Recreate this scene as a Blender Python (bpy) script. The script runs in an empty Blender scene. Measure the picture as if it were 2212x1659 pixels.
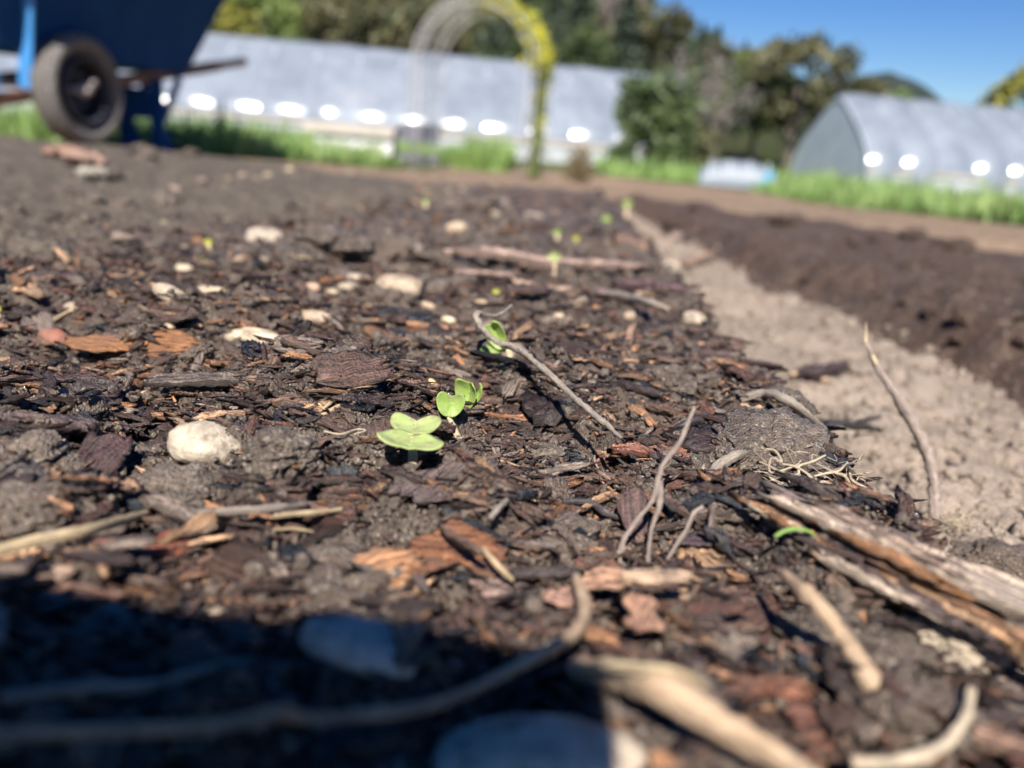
import bpy, math, random
import numpy as np
from mathutils import Vector, Matrix

# ------------------------------------------------------------------ camera
EYE = 0.055
F_PX, CX, CY = 1740.0, 1106.0, 829.5          # survey grid of the photograph (2212 x 1659)
a_ = np.array([(1244-CX)/F_PX, -(313-CY)/F_PX, -1.0]); a_ /= np.linalg.norm(a_)
n_ = np.cross(np.array([1., -.085, 0.]), a_); n_ /= np.linalg.norm(n_)
if n_[1] < 0: n_ = -n_
M3 = np.array([np.cross(a_, n_), a_, n_])
scene = bpy.context.scene
cam_d = bpy.data.cameras.new('camera'); cam = bpy.data.objects.new('camera', cam_d)
scene.collection.objects.link(cam); scene.camera = cam
cam.matrix_world = Matrix(((*M3[0], 0), (*M3[1], 0), (*M3[2], EYE), (0, 0, 0, 1)))
cam_d.sensor_width = 36.0; cam_d.lens = 36.0*F_PX/2212.0
cam_d.clip_start = 0.004; cam_d.clip_end = 6000
cam_d.dof.use_dof = True; cam_d.dof.focus_distance = 0.162
cam_d.dof.aperture_fstop = cam_d.lens/2.5

# ------------------------------------------------------------------ light
SUN_EL, SUN_AZ = math.radians(46), math.radians(2)      # sun behind the camera, a little to the left
sdir = Vector((-math.sin(SUN_AZ)*math.cos(SUN_EL), -math.cos(SUN_AZ)*math.cos(SUN_EL), math.sin(SUN_EL)))
sun_d = bpy.data.lights.new('sun', 'SUN'); sun_d.energy = 5.0; sun_d.angle = math.radians(.53); sun_d.color = (1, .955, .90)
sun = bpy.data.objects.new('sun', sun_d); scene.collection.objects.link(sun)
sun.rotation_euler = sdir.to_track_quat('Z', 'Y').to_euler(); sun.location = sdir*50
world = bpy.data.worlds.new('World'); scene.world = world; world.use_nodes = True
wn = world.node_tree; sky = wn.nodes.new('ShaderNodeTexSky'); sky.sky_type = 'NISHITA'; sky.sun_disc = False
sky.sun_elevation = SUN_EL; sky.sun_rotation = math.pi + SUN_AZ
sky.air_density = 1.0; sky.dust_density = 0.0; sky.ozone_density = 4.0; sky.altitude = 400
hsv = wn.nodes.new('ShaderNodeHueSaturation'); hsv.inputs['Saturation'].default_value = 1.33; hsv.inputs['Hue'].default_value = .514; wn.links.new(sky.outputs[0], hsv.inputs['Color']); wn.links.new(hsv.outputs[0], wn.nodes['Background'].inputs[0]); wn.nodes['Background'].inputs[1].default_value = 0.053
vs = scene.view_settings
vs.view_transform = 'Standard'; vs.look = 'None'; vs.exposure = 1.0; vs.gamma = 1.0; vs.use_curve_mapping = False
scene.cycles.max_bounces = 6; scene.cycles.transparent_max_bounces = 8; scene.cycles.use_denoising = True

# ------------------------------------------------------------------ helpers
rng = np.random.default_rng(11); random.seed(5)
col = scene.collection

def hash3(ix, iy, iz, seed):
    h = (ix.astype(np.int64)*374761393 + iy.astype(np.int64)*668265263 + iz.astype(np.int64)*2147483647 + seed*974634777) & 0xffffffff
    h = ((h ^ (h >> 13))*1274126177) & 0xffffffff
    h = ((h ^ (h >> 16))*2246822519) & 0xffffffff
    return ((h ^ (h >> 15)) & 0xffffff)/float(0xffffff)*2-1

def noise2(x, y, seed=0):
    x = np.asarray(x, float); y = np.asarray(y, float)
    ix, iy = np.floor(x), np.floor(y); fx, fy = x-ix, y-iy
    ux, uy = fx*fx*fx*(fx*(fx*6-15)+10), fy*fy*fy*(fy*(fy*6-15)+10)
    z = np.zeros_like(ix)
    g = lambda a, b: hash3(ix+a, iy+b, z, seed)
    return (g(0,0)*(1-ux)+g(1,0)*ux)*(1-uy)+(g(0,1)*(1-ux)+g(1,1)*ux)*uy

def noise3(p, seed=0):
    i = np.floor(p); f = p-i; u = f*f*f*(f*(f*6-15)+10)
    ux, uy, uz = u[:, 0], u[:, 1], u[:, 2]
    g = lambda a, b, c: hash3(i[:, 0]+a, i[:, 1]+b, i[:, 2]+c, seed)
    l = lambda p0, p1, t: p0*(1-t)+p1*t
    return l(l(l(g(0,0,0), g(1,0,0), ux), l(g(0,1,0), g(1,1,0), ux), uy), l(l(g(0,0,1), g(1,0,1), ux), l(g(0,1,1), g(1,1,1), ux), uy), uz)

def sstep(a, b, x):
    t = np.clip((x-a)/(b-a), 0, 1); return t*t*(3-2*t)

def mesh(name, v, f, uv=None, colr=None, smooth=True):
    """v (n,3); f: (m,4)/(m,3) int array, or a list of tuples"""
    me = bpy.data.meshes.new(name)
    v = np.ascontiguousarray(v, np.float32)
    if isinstance(f, np.ndarray):
        k = f.shape[1]
        me.vertices.add(len(v)); me.vertices.foreach_set('co', v.ravel())
        me.loops.add(f.size); me.loops.foreach_set('vertex_index', np.ascontiguousarray(f, np.int32).ravel())
        me.polygons.add(len(f)); me.polygons.foreach_set('loop_start', np.arange(0, f.size, k, dtype=np.int32))
        me.update(calc_edges=True)
    else:
        me.from_pydata(v.tolist(), [], [tuple(q) for q in f])
    if uv is not None:
        li = np.empty(len(me.loops), np.int32); me.loops.foreach_get('vertex_index', li)
        l = me.uv_layers.new(name='UVMap'); l.data.foreach_set('uv', np.ascontiguousarray(uv, np.float32)[li].ravel())
    if colr is not None:
        at = me.color_attributes.new('Col', 'FLOAT_COLOR', 'POINT')
        c = np.ones((len(v), 4), np.float32); c[:, :3] = colr; at.data.foreach_set('color', c.ravel())
    if smooth: me.polygons.foreach_set('use_smooth', np.ones(len(me.polygons), bool))
    return me

def put(name, me, mat=None, parent=None, loc=None, label=None, cat=None, group=None, kind=None):
    o = bpy.data.objects.new(name, me); col.objects.link(o)
    if mat is not None and me is not None and len(me.materials) == 0: me.materials.append(mat)
    if parent is not None: o.parent = parent
    if loc is not None: o.location = loc
    tag(o, label, cat, group, kind); return o

def tag(o, label=None, cat=None, group=None, kind=None):
    if label: o['label'] = label
    if cat: o['category'] = cat
    if group: o['group'] = group
    if kind: o['kind'] = kind
    return o

def empty(name, loc, label, cat, group=None, rz=0):
    o = bpy.data.objects.new(name, None); col.objects.link(o); o.location = loc; o.rotation_euler.z = rz
    o.empty_display_size = .05; return tag(o, label, cat, group)

def ray(px, py): return M3 @ np.array([(px-CX)/F_PX, -(py-CY)/F_PX, -1.0])
def at_depth(px, py, d): return ray(px, py)*d + np.array([0, 0, EYE])

def cat_geo(parts):
    V, F, n = [], [], 0
    for v, f in parts:
        V.append(np.asarray(v, float)); F.extend([tuple(int(i)+n for i in q) for q in f]); n += len(v)
    return np.vstack(V), F

def box(cx, cy, cz, sx, sy, sz):
    v = np.array([[x, y, z] for x in (-.5, .5) for y in (-.5, .5) for z in (-.5, .5)])*[sx, sy, sz]+[cx, cy, cz]
    return v, [(0,1,3,2), (4,6,7,5), (0,4,5,1), (2,3,7,6), (0,2,6,4), (1,5,7,3)]

def beam(p, q, w, t, up=(0, 0, 1)):
    p, q = Vector(p), Vector(q); d = (q-p); L = d.length; d.normalize(); u = Vector(up)
    s = d.cross(u).normalized(); u = s.cross(d).normalized()
    v = [p + d*(L*a) + s*(w*b) + u*(t*c) for a in (0, 1) for b in (-.5, .5) for c in (-.5, .5)]
    return np.array([list(x) for x in v]), [(0,1,3,2), (4,6,7,5), (0,4,5,1), (2,3,7,6), (0,2,6,4), (1,5,7,3)]

def crom(P, n):
    P = np.asarray(P, float); Q = np.vstack([2*P[0]-P[1], P, 2*P[-1]-P[-2]]); out = []
    for i in range(len(P)-1):
        p0, p1, p2, p3 = Q[i:i+4]
        for t in np.arange(n)/n:
            out.append(.5*((2*p1)+(-p0+p2)*t+(2*p0-5*p1+4*p2-p3)*t*t+(-p0+3*p1-3*p2+p3)*t**3))
    out.append(P[-1]); return np.array(out)

def tube(P, R, seg=8, sub=5, rough=0.0, flat=1.0, seed=0, close=True):
    """P control points, R radii at them -> verts, faces, uv"""
    C = crom(P, sub); r = np.interp(np.linspace(0, 1, len(C)), np.linspace(0, 1, len(R)), R)
    T = np.gradient(C, axis=0); T /= np.linalg.norm(T, axis=1)[:, None]+1e-12
    up = np.array([0, 0, 1.]) if abs(T[0, 2]) < .9 else np.array([0, 1., 0])
    V, UV = [], []; s = np.cumsum(np.r_[0, np.linalg.norm(np.diff(C, axis=0), axis=1)])
    N = np.cross(T[0], up); N /= np.linalg.norm(N)
    for i in range(len(C)):
        N = N - T[i]*N.dot(T[i]); N /= np.linalg.norm(N); B = np.cross(T[i], N)
        for j in range(seg):
            a = 2*math.pi*j/seg
            V.append(C[i]+r[i]*(N*math.cos(a)+B*math.sin(a)*flat)); UV.append((s[i], a*r.mean()))
    V = np.array(V)
    if rough:
        rr = np.repeat(r, seg); nz = noise3(V/(rr.mean()*1.1), seed)*.6+noise3(V/(rr.mean()*.45), seed+1)*.4+1.1*noise2(np.tile(np.abs(np.arange(seg)-seg/2), len(C))*.9, np.repeat(s, seg)/(rr.mean()*9), seed+5)+.8*np.maximum(0, noise2(np.repeat(s, seg)/(rr.mean()*6), 0*np.repeat(s, seg), seed+9)-.35)
        cen = np.repeat(C, seg, axis=0); V = cen+(V-cen)*(1+rough*nz)[:, None]
    F = [(i*seg+j, i*seg+(j+1) % seg, (i+1)*seg+(j+1) % seg, (i+1)*seg+j) for i in range(len(C)-1) for j in range(seg)]
    if close: F += [tuple(range(seg))[::-1], tuple((len(C)-1)*seg+j for j in range(seg))]
    return V, F, np.array(UV)

def tubes_mesh(name, lst):
    V, F, U, n = [], [], [], 0
    for v, f, u in lst:
        V.append(v); U.append(u); F += [tuple(i+n for i in q) for q in f]; n += len(v)
    return mesh(name, np.vstack(V), F, uv=np.vstack(U))

_ico = {}
def ico(sub):
    if sub in _ico: return _ico[sub]
    t = (1+5**.5)/2
    v = [(-1,t,0),(1,t,0),(-1,-t,0),(1,-t,0),(0,-1,t),(0,1,t),(0,-1,-t),(0,1,-t),(t,0,-1),(t,0,1),(-t,0,-1),(-t,0,1)]
    v = [tuple(np.array(p)/np.linalg.norm(p)) for p in v]
    f = [(0,11,5),(0,5,1),(0,1,7),(0,7,10),(0,10,11),(1,5,9),(5,11,4),(11,10,2),(10,7,6),(7,1,8),(3,9,4),(3,4,2),(3,2,6),(3,6,8),(3,8,9),(4,9,5),(2,4,11),(6,2,10),(8,6,7),(9,8,1)]
    for _ in range(sub):
        c = {}; nf = []
        def m(i, j):
            k = (min(i, j), max(i, j))
            if k not in c:
                p = np.array(v[i])+np.array(v[j]); v.append(tuple(p/np.linalg.norm(p))); c[k] = len(v)-1
            return c[k]
        for x, y, z in f:
            p, q, r = m(x, y), m(y, z), m(z, x); nf += [(x,p,r), (y,q,p), (z,r,q), (p,q,r)]
        f = nf
    _ico[sub] = (np.array(v), np.array(f)); return _ico[sub]

# ------------------------------------------------------------------ materials
def mat(name, build=None, rough=.6, color=(.5, .5, .5), spec=.5):
    m = bpy.data.materials.new(name); m.use_nodes = True; nt = m.node_tree; b = nt.nodes['Principled BSDF']
    b.inputs['Base Color'].default_value = (*color, 1); b.inputs['Roughness'].default_value = rough
    b.inputs['Specular IOR Level'].default_value = spec
    if build: build(nt, b)
    return m

def N(nt, t, **k):
    n = nt.nodes.new(t)
    for a, v in k.items(): setattr(n, a, v)
    return n
def nz(nt, vec, scale, detail=4, rough=.6, dist=0):
    n = N(nt, 'ShaderNodeTexNoise'); n.inputs['Scale'].default_value = scale; n.inputs['Detail'].default_value = detail
    n.inputs['Roughness'].default_value = rough; n.inputs['Distortion'].default_value = dist
    nt.links.new(vec, n.inputs['Vector']); return n.outputs['Fac']
def ramp(nt, fac, stops):
    r = N(nt, 'ShaderNodeValToRGB'); e = r.color_ramp.elements
    while len(e) < len(stops): e.new(.5)
    for i, (p, c) in enumerate(stops): e[i].position = p; e[i].color = (*c, 1) if len(c) == 3 else c
    nt.links.new(fac, r.inputs[0]); return r.outputs[0]
def mixc(nt, fac, a, b, mode='MIX'):
    m = N(nt, 'ShaderNodeMix', data_type='RGBA', blend_type=mode)
    for s, v in ((0, fac), (6, a), (7, b)):
        if isinstance(v, (int, float)): m.inputs[s].default_value = v
        elif isinstance(v, tuple): m.inputs[s].default_value = (*v, 1)
        else: nt.links.new(v, m.inputs[s])
    return m.outputs[2]
def bump(nt, b, h, dist, strength=1.0):
    n = N(nt, 'ShaderNodeBump'); n.inputs['Distance'].default_value = dist; n.inputs['Strength'].default_value = strength
    nt.links.new(h, n.inputs['Height']); nt.links.new(n.outputs[0], b.inputs['Normal'])
def objc(nt): return N(nt, 'ShaderNodeTexCoord').outputs['Object']
def geoc(nt): return N(nt, 'ShaderNodeNewGeometry').outputs['Position']
def vmul(nt, v, s):
    m = N(nt, 'ShaderNodeVectorMath', operation='MULTIPLY'); nt.links.new(v, m.inputs[0]); m.inputs[1].default_value = s; return m.outputs[0]
def math_(nt, op, a, b_=None):
    m = N(nt, 'ShaderNodeMath', operation=op)
    for i, v in enumerate((a, b_)):
        if v is None: continue
        if isinstance(v, (int, float)): m.inputs[i].default_value = v
        else: nt.links.new(v, m.inputs[i])
    return m.outputs[0]

def soil_build(dark, light, tint=(.075, .042, .026), fine=1.0, rlo=.38, rhi=.7):
    def B(nt, b):
        p = geoc(nt); L = nt.links
        n1 = nz(nt, p, 90*fine, 5, .65); n2 = nz(nt, p, 900*fine, 4, .7); n3 = nz(nt, p, 14*fine, 3)
        c = ramp(nt, n1, [(.3, dark), (.7, light)])
        c = mixc(nt, ramp(nt, n2, [(.40, (0, 0, 0)), (.62, (1, 1, 1))]), mixc(nt, .75, c, tuple(q*.6 for q in dark)), c)
        c = mixc(nt, ramp(nt, n3, [(.45, (0, 0, 0)), (.68, (.7, .7, .7))]), c, tint)
        v = N(nt, 'ShaderNodeTexVoronoi'); v.inputs['Scale'].default_value = 1900*fine; L.new(p, v.inputs['Vector'])
        gl = math_(nt, 'GREATER_THAN', N_sep(nt, v.outputs['Color']), .95)
        c = mixc(nt, gl, c, mixc(nt, .5, c, (.42, .37, .30)))
        L.new(c, b.inputs['Base Color'])
        r = N(nt, 'ShaderNodeMapRange'); L.new(n2, r.inputs[0]); r.inputs[1].default_value = .3; r.inputs[2].default_value = .7
        r.inputs[3].default_value = rlo; r.inputs[4].default_value = rhi; L.new(math_(nt, 'MAXIMUM', math_(nt, 'SUBTRACT', r.outputs[0], math_(nt, 'MULTIPLY', gl, .5)), .10), b.inputs['Roughness'])
        hh = math_(nt, 'ADD', n2, math_(nt, 'MULTIPLY', v.outputs['Distance'], -.5))
        bump(nt, b, hh, .0009/fine)
    return B
def N_sep(nt, c):
    s = N(nt, 'ShaderNodeSeparateColor'); nt.links.new(c, s.inputs[0]); return s.outputs[0]

M_soil = mat('damp_soil', soil_build((.055, .039, .028), (.200, .150, .110), rlo=.25, rhi=.65), spec=.6)
M_soil2 = mat('dark_tilled_soil', soil_build((.050, .031, .023), (.135, .088, .063), fine=.45, rlo=.55, rhi=.9), spec=.3)
M_mound = mat('grey_brown_soil', soil_build((.080, .062, .045), (.21, .168, .122), tint=(.09, .07, .05), fine=.5, rlo=.6, rhi=.95), spec=.3)
M_path = mat('dusty_tan_soil', soil_build((.235, .180, .138), (.46, .375, .295), tint=(.36, .28, .215), fine=.6, rlo=.8, rhi=1.0), spec=.2)
M_dry = mat('dry_straw_ground', soil_build((.24, .16, .105), (.40, .29, .20), tint=(.36, .24, .15), fine=.05, rlo=.85, rhi=1.0), spec=.15)
M_field = mat('grassy_ground', soil_build((.07, .10, .03), (.15, .19, .06), tint=(.14, .13, .06), fine=.02, rlo=.9, rhi=1.0), spec=.1)
M_hill = mat('wooded_slope', soil_build((.030, .042, .016), (.075, .085, .03), tint=(.07, .06, .03), fine=.002, rlo=.95, rhi=1.0), spec=.05)
M_far = mat('hazed_far_slope', soil_build((.020, .036, .034), (.055, .078, .066), tint=(.06, .07, .06), fine=.0012, rlo=.95, rhi=1.0), spec=.05)  # blue-grey shift of distance haze is mixed into the slope colour
M_clod = mat('clod_soil', soil_build((.080, .058, .042), (.24, .185, .138), tint=(.12, .08, .055), rlo=.25, rhi=.6), spec=.6)

def wood_build(nt, b):
    """fibres run along U; the colour comes from the object colour times the stored colour"""
    L = nt.links; uv = N(nt, 'ShaderNodeTexCoord').outputs['UV']
    oi = N(nt, 'ShaderNodeObjectInfo'); ca = N(nt, 'ShaderNodeVertexColor', layer_name='Col')
    off = N(nt, 'ShaderNodeVectorMath', operation='ADD'); L.new(uv, off.inputs[0]); L.new(oi.outputs['Random'], off.inputs[1])
    fib = nz(nt, vmul(nt, off.outputs[0], (160, 2600, 1)), 1.0, 5, .65, .3)
    bl = nz(nt, vmul(nt, off.outputs[0], (120, 260, 1)), 1.0, 3)
    base = mixc(nt, 1.0, oi.outputs['Color'], ca.outputs[0], 'MULTIPLY')
    dk = mixc(nt, 1.0, base, (.24, .22, .24), 'MULTIPLY'); lt = mixc(nt, 1.0, base, (1.65, 1.60, 1.52), 'MULTIPLY')
    c = mixc(nt, ramp(nt, fib, [(.38, (0, 0, 0)), (.62, (1, 1, 1))]), dk, lt)
    c = mixc(nt, ramp(nt, bl, [(.5, (0, 0, 0)), (.72, (.75, .75, .75))]), c, mixc(nt, .75, base, (.10, .08, .065)))
    L.new(c, b.inputs['Base Color'])
    r = N(nt, 'ShaderNodeMapRange'); L.new(bl, r.inputs[0]); r.inputs[1].default_value = .3; r.inputs[2].default_value = .7
    r.inputs[3].default_value = .24; r.inputs[4].default_value = .60; L.new(r.outputs[0], b.inputs['Roughness'])
    g = nz(nt, vmul(nt, off.outputs[0], (1800, 1800, 1)), 1.0, 2)
    bump(nt, b, math_(nt, 'ADD', fib, math_(nt, 'MULTIPLY', g, .8)), .0009)
M_wood = mat('wet_mulch_wood', wood_build, spec=.55)

def bark_twig(dark, light, rg=.75):
    def B(nt, b):
        L = nt.links; uv = N(nt, 'ShaderNodeTexCoord').outputs['UV']
        f = nz(nt, vmul(nt, uv, (350, 2200, 1)), 1, 5, .7); g = nz(nt, objc(nt), 260, 3)
        c = ramp(nt, f, [(.3, dark), (.65, light)])
        c = mixc(nt, ramp(nt, g, [(.45, (0, 0, 0)), (.62, (.85, .85, .85))]), c, tuple(x*.55 for x in light))
        L.new(c, b.inputs['Base Color']); b.inputs['Roughness'].default_value = rg; bump(nt, b, f, .0005)
    return B
M_twig = mat('grey_twig_bark', bark_twig((.12, .088, .066), (.40, .335, .265)))
M_brown = mat('brown_stick_bark', bark_twig((.10, .065, .05), (.42, .33, .27)))
M_straw = mat('pale_straw', bark_twig((.30, .20, .10), (.62, .48, .29), .55))
M_root = mat('pale_rootlet', bark_twig((.34, .25, .16), (.66, .54, .38), .6))
M_tan = mat('tan_stripped_wood', bark_twig((.30, .185, .10), (.60, .43, .28), .65))
M_darkroot = mat('dark_wet_root', bark_twig((.02, .017, .017), (.12, .10, .095), .35))

def stone_build(c1, c2, rg=.75, sc=1.0):
    def B(nt, b):
        p = objc(nt); L = nt.links; oi = N(nt, 'ShaderNodeObjectInfo')
        n1 = nz(nt, p, 260*sc, 5, .7); n2 = nz(nt, p, 1800*sc, 4, .7)
        c = ramp(nt, n1, [(.3, c1), (.68, c2)])
        c = mixc(nt, ramp(nt, n2, [(.28, (1, 1, 1)), (.42, (0, 0, 0))]), c, tuple(x*.35 for x in c1))
        c = mixc(nt, 1.0, c, oi.outputs['Color'], 'MULTIPLY')
        c = mixc(nt, ramp(nt, nz(nt, geoc(nt), 150*sc, 5, .7), [(.50, (0, 0, 0)), (.64, (.75, .75, .75))]), c, (.13, .095, .07))
        L.new(c, b.inputs['Base Color']); b.inputs['Roughness'].default_value = rg
        bump(nt, b, math_(nt, 'ADD', n1, math_(nt, 'MULTIPLY', n2, .5)), .0006)
    return B
M_stone = mat('pale_pebble_stone', stone_build((.34, .28, .21), (.62, .54, .43)))

def leaf_build(c1, c2, tr=.35):
    def B(nt, b):
        L = nt.links; p = objc(nt)
        n1 = nz(nt, p, 180, 3); n2 = nz(nt, p, 2600, 4, .7)
        c = ramp(nt, n1, [(.35, c1), (.65, c2)])
        c = mixc(nt, ramp(nt, n2, [(.66, (0, 0, 0)), (.74, (.8, .8, .8))]), c, (.16, .13, .08))
        c = mixc(nt, ramp(nt, nz(nt, p, 420, 5, .7), [(.48, (0, 0, 0)), (.64, (.75, .75, .75))]), c, (.34, .29, .17))
        L.new(c, b.inputs['Base Color']); b.inputs['Roughness'].default_value = .42
        b.inputs['Subsurface Weight'].default_value = .0
        t = N(nt, 'ShaderNodeBsdfTranslucent'); L.new(c, t.inputs[0]); mx = N(nt, 'ShaderNodeMixShader'); mx.inputs[0].default_value = tr
        out = nt.nodes['Material Output']; L.new(b.outputs[0], mx.inputs[1]); L.new(t.outputs[0], mx.inputs[2]); L.new(mx.outputs[0], out.inputs[0])
        bump(nt, b, n2, .0001)
    return B
M_leafA = mat('pale_cotyledon', leaf_build((.46, .55, .19), (.57, .64, .26)))
M_leafB = mat('bright_cotyledon', leaf_build((.27, .42, .08), (.42, .56, .14)))
M_leafY = mat('yellow_green_cotyledon', leaf_build((.42, .46, .03), (.55, .58, .06)))
M_stem = mat('pinkish_stem', bark_twig((.42, .27, .16), (.62, .50, .30), .4))
M_stemg = mat('green_stem', leaf_build((.30, .46, .10), (.42, .56, .18), .2))

# ------------------------------------------------------------------ ground heights
YT = [-50, 0, 2, 3, 5, 7, 10, 14, 23, 40, 60]; ZT = [-.045, -.045, -.070, -.102, -.185, -.27, -.36, -.40, -.48, -.55, -.6]
Y2 = [0, .43, .54, .81, 1.8, 3]; X2 = [.25, .232, .215, .175, .11, .05]
def edge1(y): return .069+.0035*noise2(y*28, 0*y+3, 5)+.0025*noise2(y*90, 0*y+1, 6)
def yend1(x): return np.interp(x, [-3, -.6, -.35, 0, .12], [1.9, 1.5, 1.32, 1.62, 1.95])+.04*noise2(x*12, 0*x, 8)
def edge2(y): return np.interp(y, Y2, X2)+.008*noise2(y*16, 0*y+9, 15)
def yend2(x): return 1.92-1.84*(x-.176)+.04*noise2(x*14, 0*x+2, 9)

def hills(x, y):
    r = np.hypot(x, y)+1e-9; az = np.where(y > 1, x/np.maximum(y, 1), np.sign(x)*5)
    t1 = np.interp(az, [-2, -.7, -.25, -.02, .10, .17, .25, .34, .42, .8], [.13, .17, .160, .132, .116, .100, .060, .018, .0, .0])
    h = t1*130*sstep(38, 135, r)*(1+.10*noise2(x/14, y/14, 22))
    t2 = np.interp(az, [.05, .16, .25, .305, .345, .385, .43, .48, .56, .9], [.07, .085, .075, .086, .100, .086, .064, .040, .025, .02])
    h = h+t2*650*sstep(380, 650, r)*(1-.0*r)
    return np.where(y > 0, h, 0)*(1+.05*noise2(x/25, y/25, 21))

def height(x, y, lod=None):
    """surface height; lod = cell size used to drop octaves that the sheet cannot carry"""
    x = np.asarray(x, float); y = np.asarray(y, float)
    base = np.interp(y, YT, ZT)
    top1 = -.019*np.maximum(y, 0)+.010*sstep(-.16, -.45, x)*sstep(.2, .5, y)
    m1 = (1-sstep(-.012, .014, x-edge1(y)))*(1-sstep(-.05, .12, y-yend1(x)))
    top2 = -.020-.018*np.maximum(y-.4, 0)+.004*noise2(x*7, y*7, 31)
    m2 = sstep(-.01, .055, x-edge2(y))*(1-sstep(-.05, .12, y-yend2(x)))*sstep(-.3, 0, y+.2)
    z = base+(top1-base)*m1+(top2-base)*m2*(1-m1)
    soft = np.clip(np.maximum(m1, m2), 0, 1)
    r = np.hypot(x, y)
    fade = 1-sstep(2.0, 4, r)
    if lod is None: lod = np.full_like(x, .0001)
    rock = np.where(m1 > .5, 1.0, np.where(m2 > .5, .95, .8))*(1-.5*sstep(-.2, -.3, x)*sstep(.3, .5, y))
    for k, (w, am) in enumerate(((.060, .0050), (.028, .0034), (.013, .0026), (.0062, .0017), (.0029, .0010), (.0014, .00050), (.0007, .00024))):
        k_ok = np.clip(w/(lod*2.2)-1, 0, 1)
        a = x*(.8+.1*k)+y*.6; b2 = -x*.6+y*(.8-.05*k)
        nn = np.abs(noise2(a/w+k*7.1, b2/w-k*3.3, 40+k))*2-.75
        z = z+nn*am*k_ok*rock*fade
    z = z+hills(x, y)+.03*noise2(x/1.7, y/1.7, 77)*sstep(3, 9, r)
    return z

def ground_at(px, py, z0=0.0, flat=False):
    """where the view through a survey point of the photograph meets the ground"""
    d = ray(px, py); z = z0; p = None
    if flat: return d*((z0-EYE)/d[2])+np.array([0, 0, EYE])
    for _ in range(3):
        t = (z-EYE)/d[2]; p = d*t+np.array([0, 0, EYE]); z = float(height(p[0], p[1], np.array(.004)))
    return np.array([p[0], p[1], float(height(p[0], p[1]))])

def zone(x, y):
    r = np.hypot(x, y)
    in1 = (x < edge1(y)+.003) & (y < yend1(x)+.03)
    in2 = (x > edge2(y)-.004) & (y < yend2(x)+.03) & (x > edge1(y)) & (y > -.5)
    mound = in1 & (x < -.215+.03*noise2(x*20, y*20, 51)-0.0*y) & (y > .24+.25*np.clip(-.25-x, 0, .15)) | in1 & (x < -.16) & (y > .55)
    z = np.full(x.shape, 3)                                   # dry ground
    z[(x > edge1(y)) & (x < edge2(y)) & (y < 1.95)] = 2
    z[in2] = 4; z[in1] = 0; z[mound] = 1
    z[((x < -1.7) | (x > 2.7)) & (y > 3.9) | (y > 13) | (y < -3)] = 5
    z[(r > 42) & (y > 0)] = 6; z[r > 330] = 7
    return z

def build_ground():
    th = np.concatenate([np.linspace(-math.pi, -.80, 60)[:-1], np.linspace(-.80, .80, 600), np.linspace(.80, math.pi, 60)[1:]])
    rr = np.concatenate([[.0, .02], np.exp(np.arange(math.log(.040), math.log(2.6), .0048)), np.exp(np.linspace(math.log(2.62), math.log(2600), 190))])
    R, T = np.meshgrid(rr, th, indexing='ij'); X = R*np.sin(T); Y = R*np.cos(T)
    lod = np.where(np.abs(T) < .81, np.maximum(R*.0040, .00025), R*.05)
    Z = np.empty_like(X)
    for i in range(0, len(rr), 100): Z[i:i+100] = height(X[i:i+100], Y[i:i+100], lod[i:i+100])
    nr, nt_ = X.shape; idx = np.arange(nr*nt_).reshape(nr, nt_)
    idx[:, -1] = idx[:, 0]
    q = np.stack([idx[:-1, :-1], idx[:-1, 1:], idx[1:, 1:], idx[1:, :-1]], -1).reshape(-1, 4)[:, ::-1]
    V = np.stack([X.ravel(), Y.ravel(), Z.ravel()], 1)
    cx = (X[:-1, :-1]+X[1:, 1:]).ravel()/2; cy = (Y[:-1, :-1]+Y[1:, 1:]).ravel()/2
    zn = zone(cx, cy)
    for k, (nm, m) in enumerate((('planted_bed', M_soil), ('soil_mound', M_mound), ('footpath', M_path), ('dry_ground', M_dry), ('tilled_bed', M_soil2),
                                 ('field', M_field), ('hill', M_hill), ('distant_hill', M_far))):
        f = q[zn == k]
        if not len(f): continue
        u, inv = np.unique(f, return_inverse=True)
        put(nm, mesh(nm, V[u], inv.reshape(-1, 4)), m, kind='structure')
build_ground()

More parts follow.
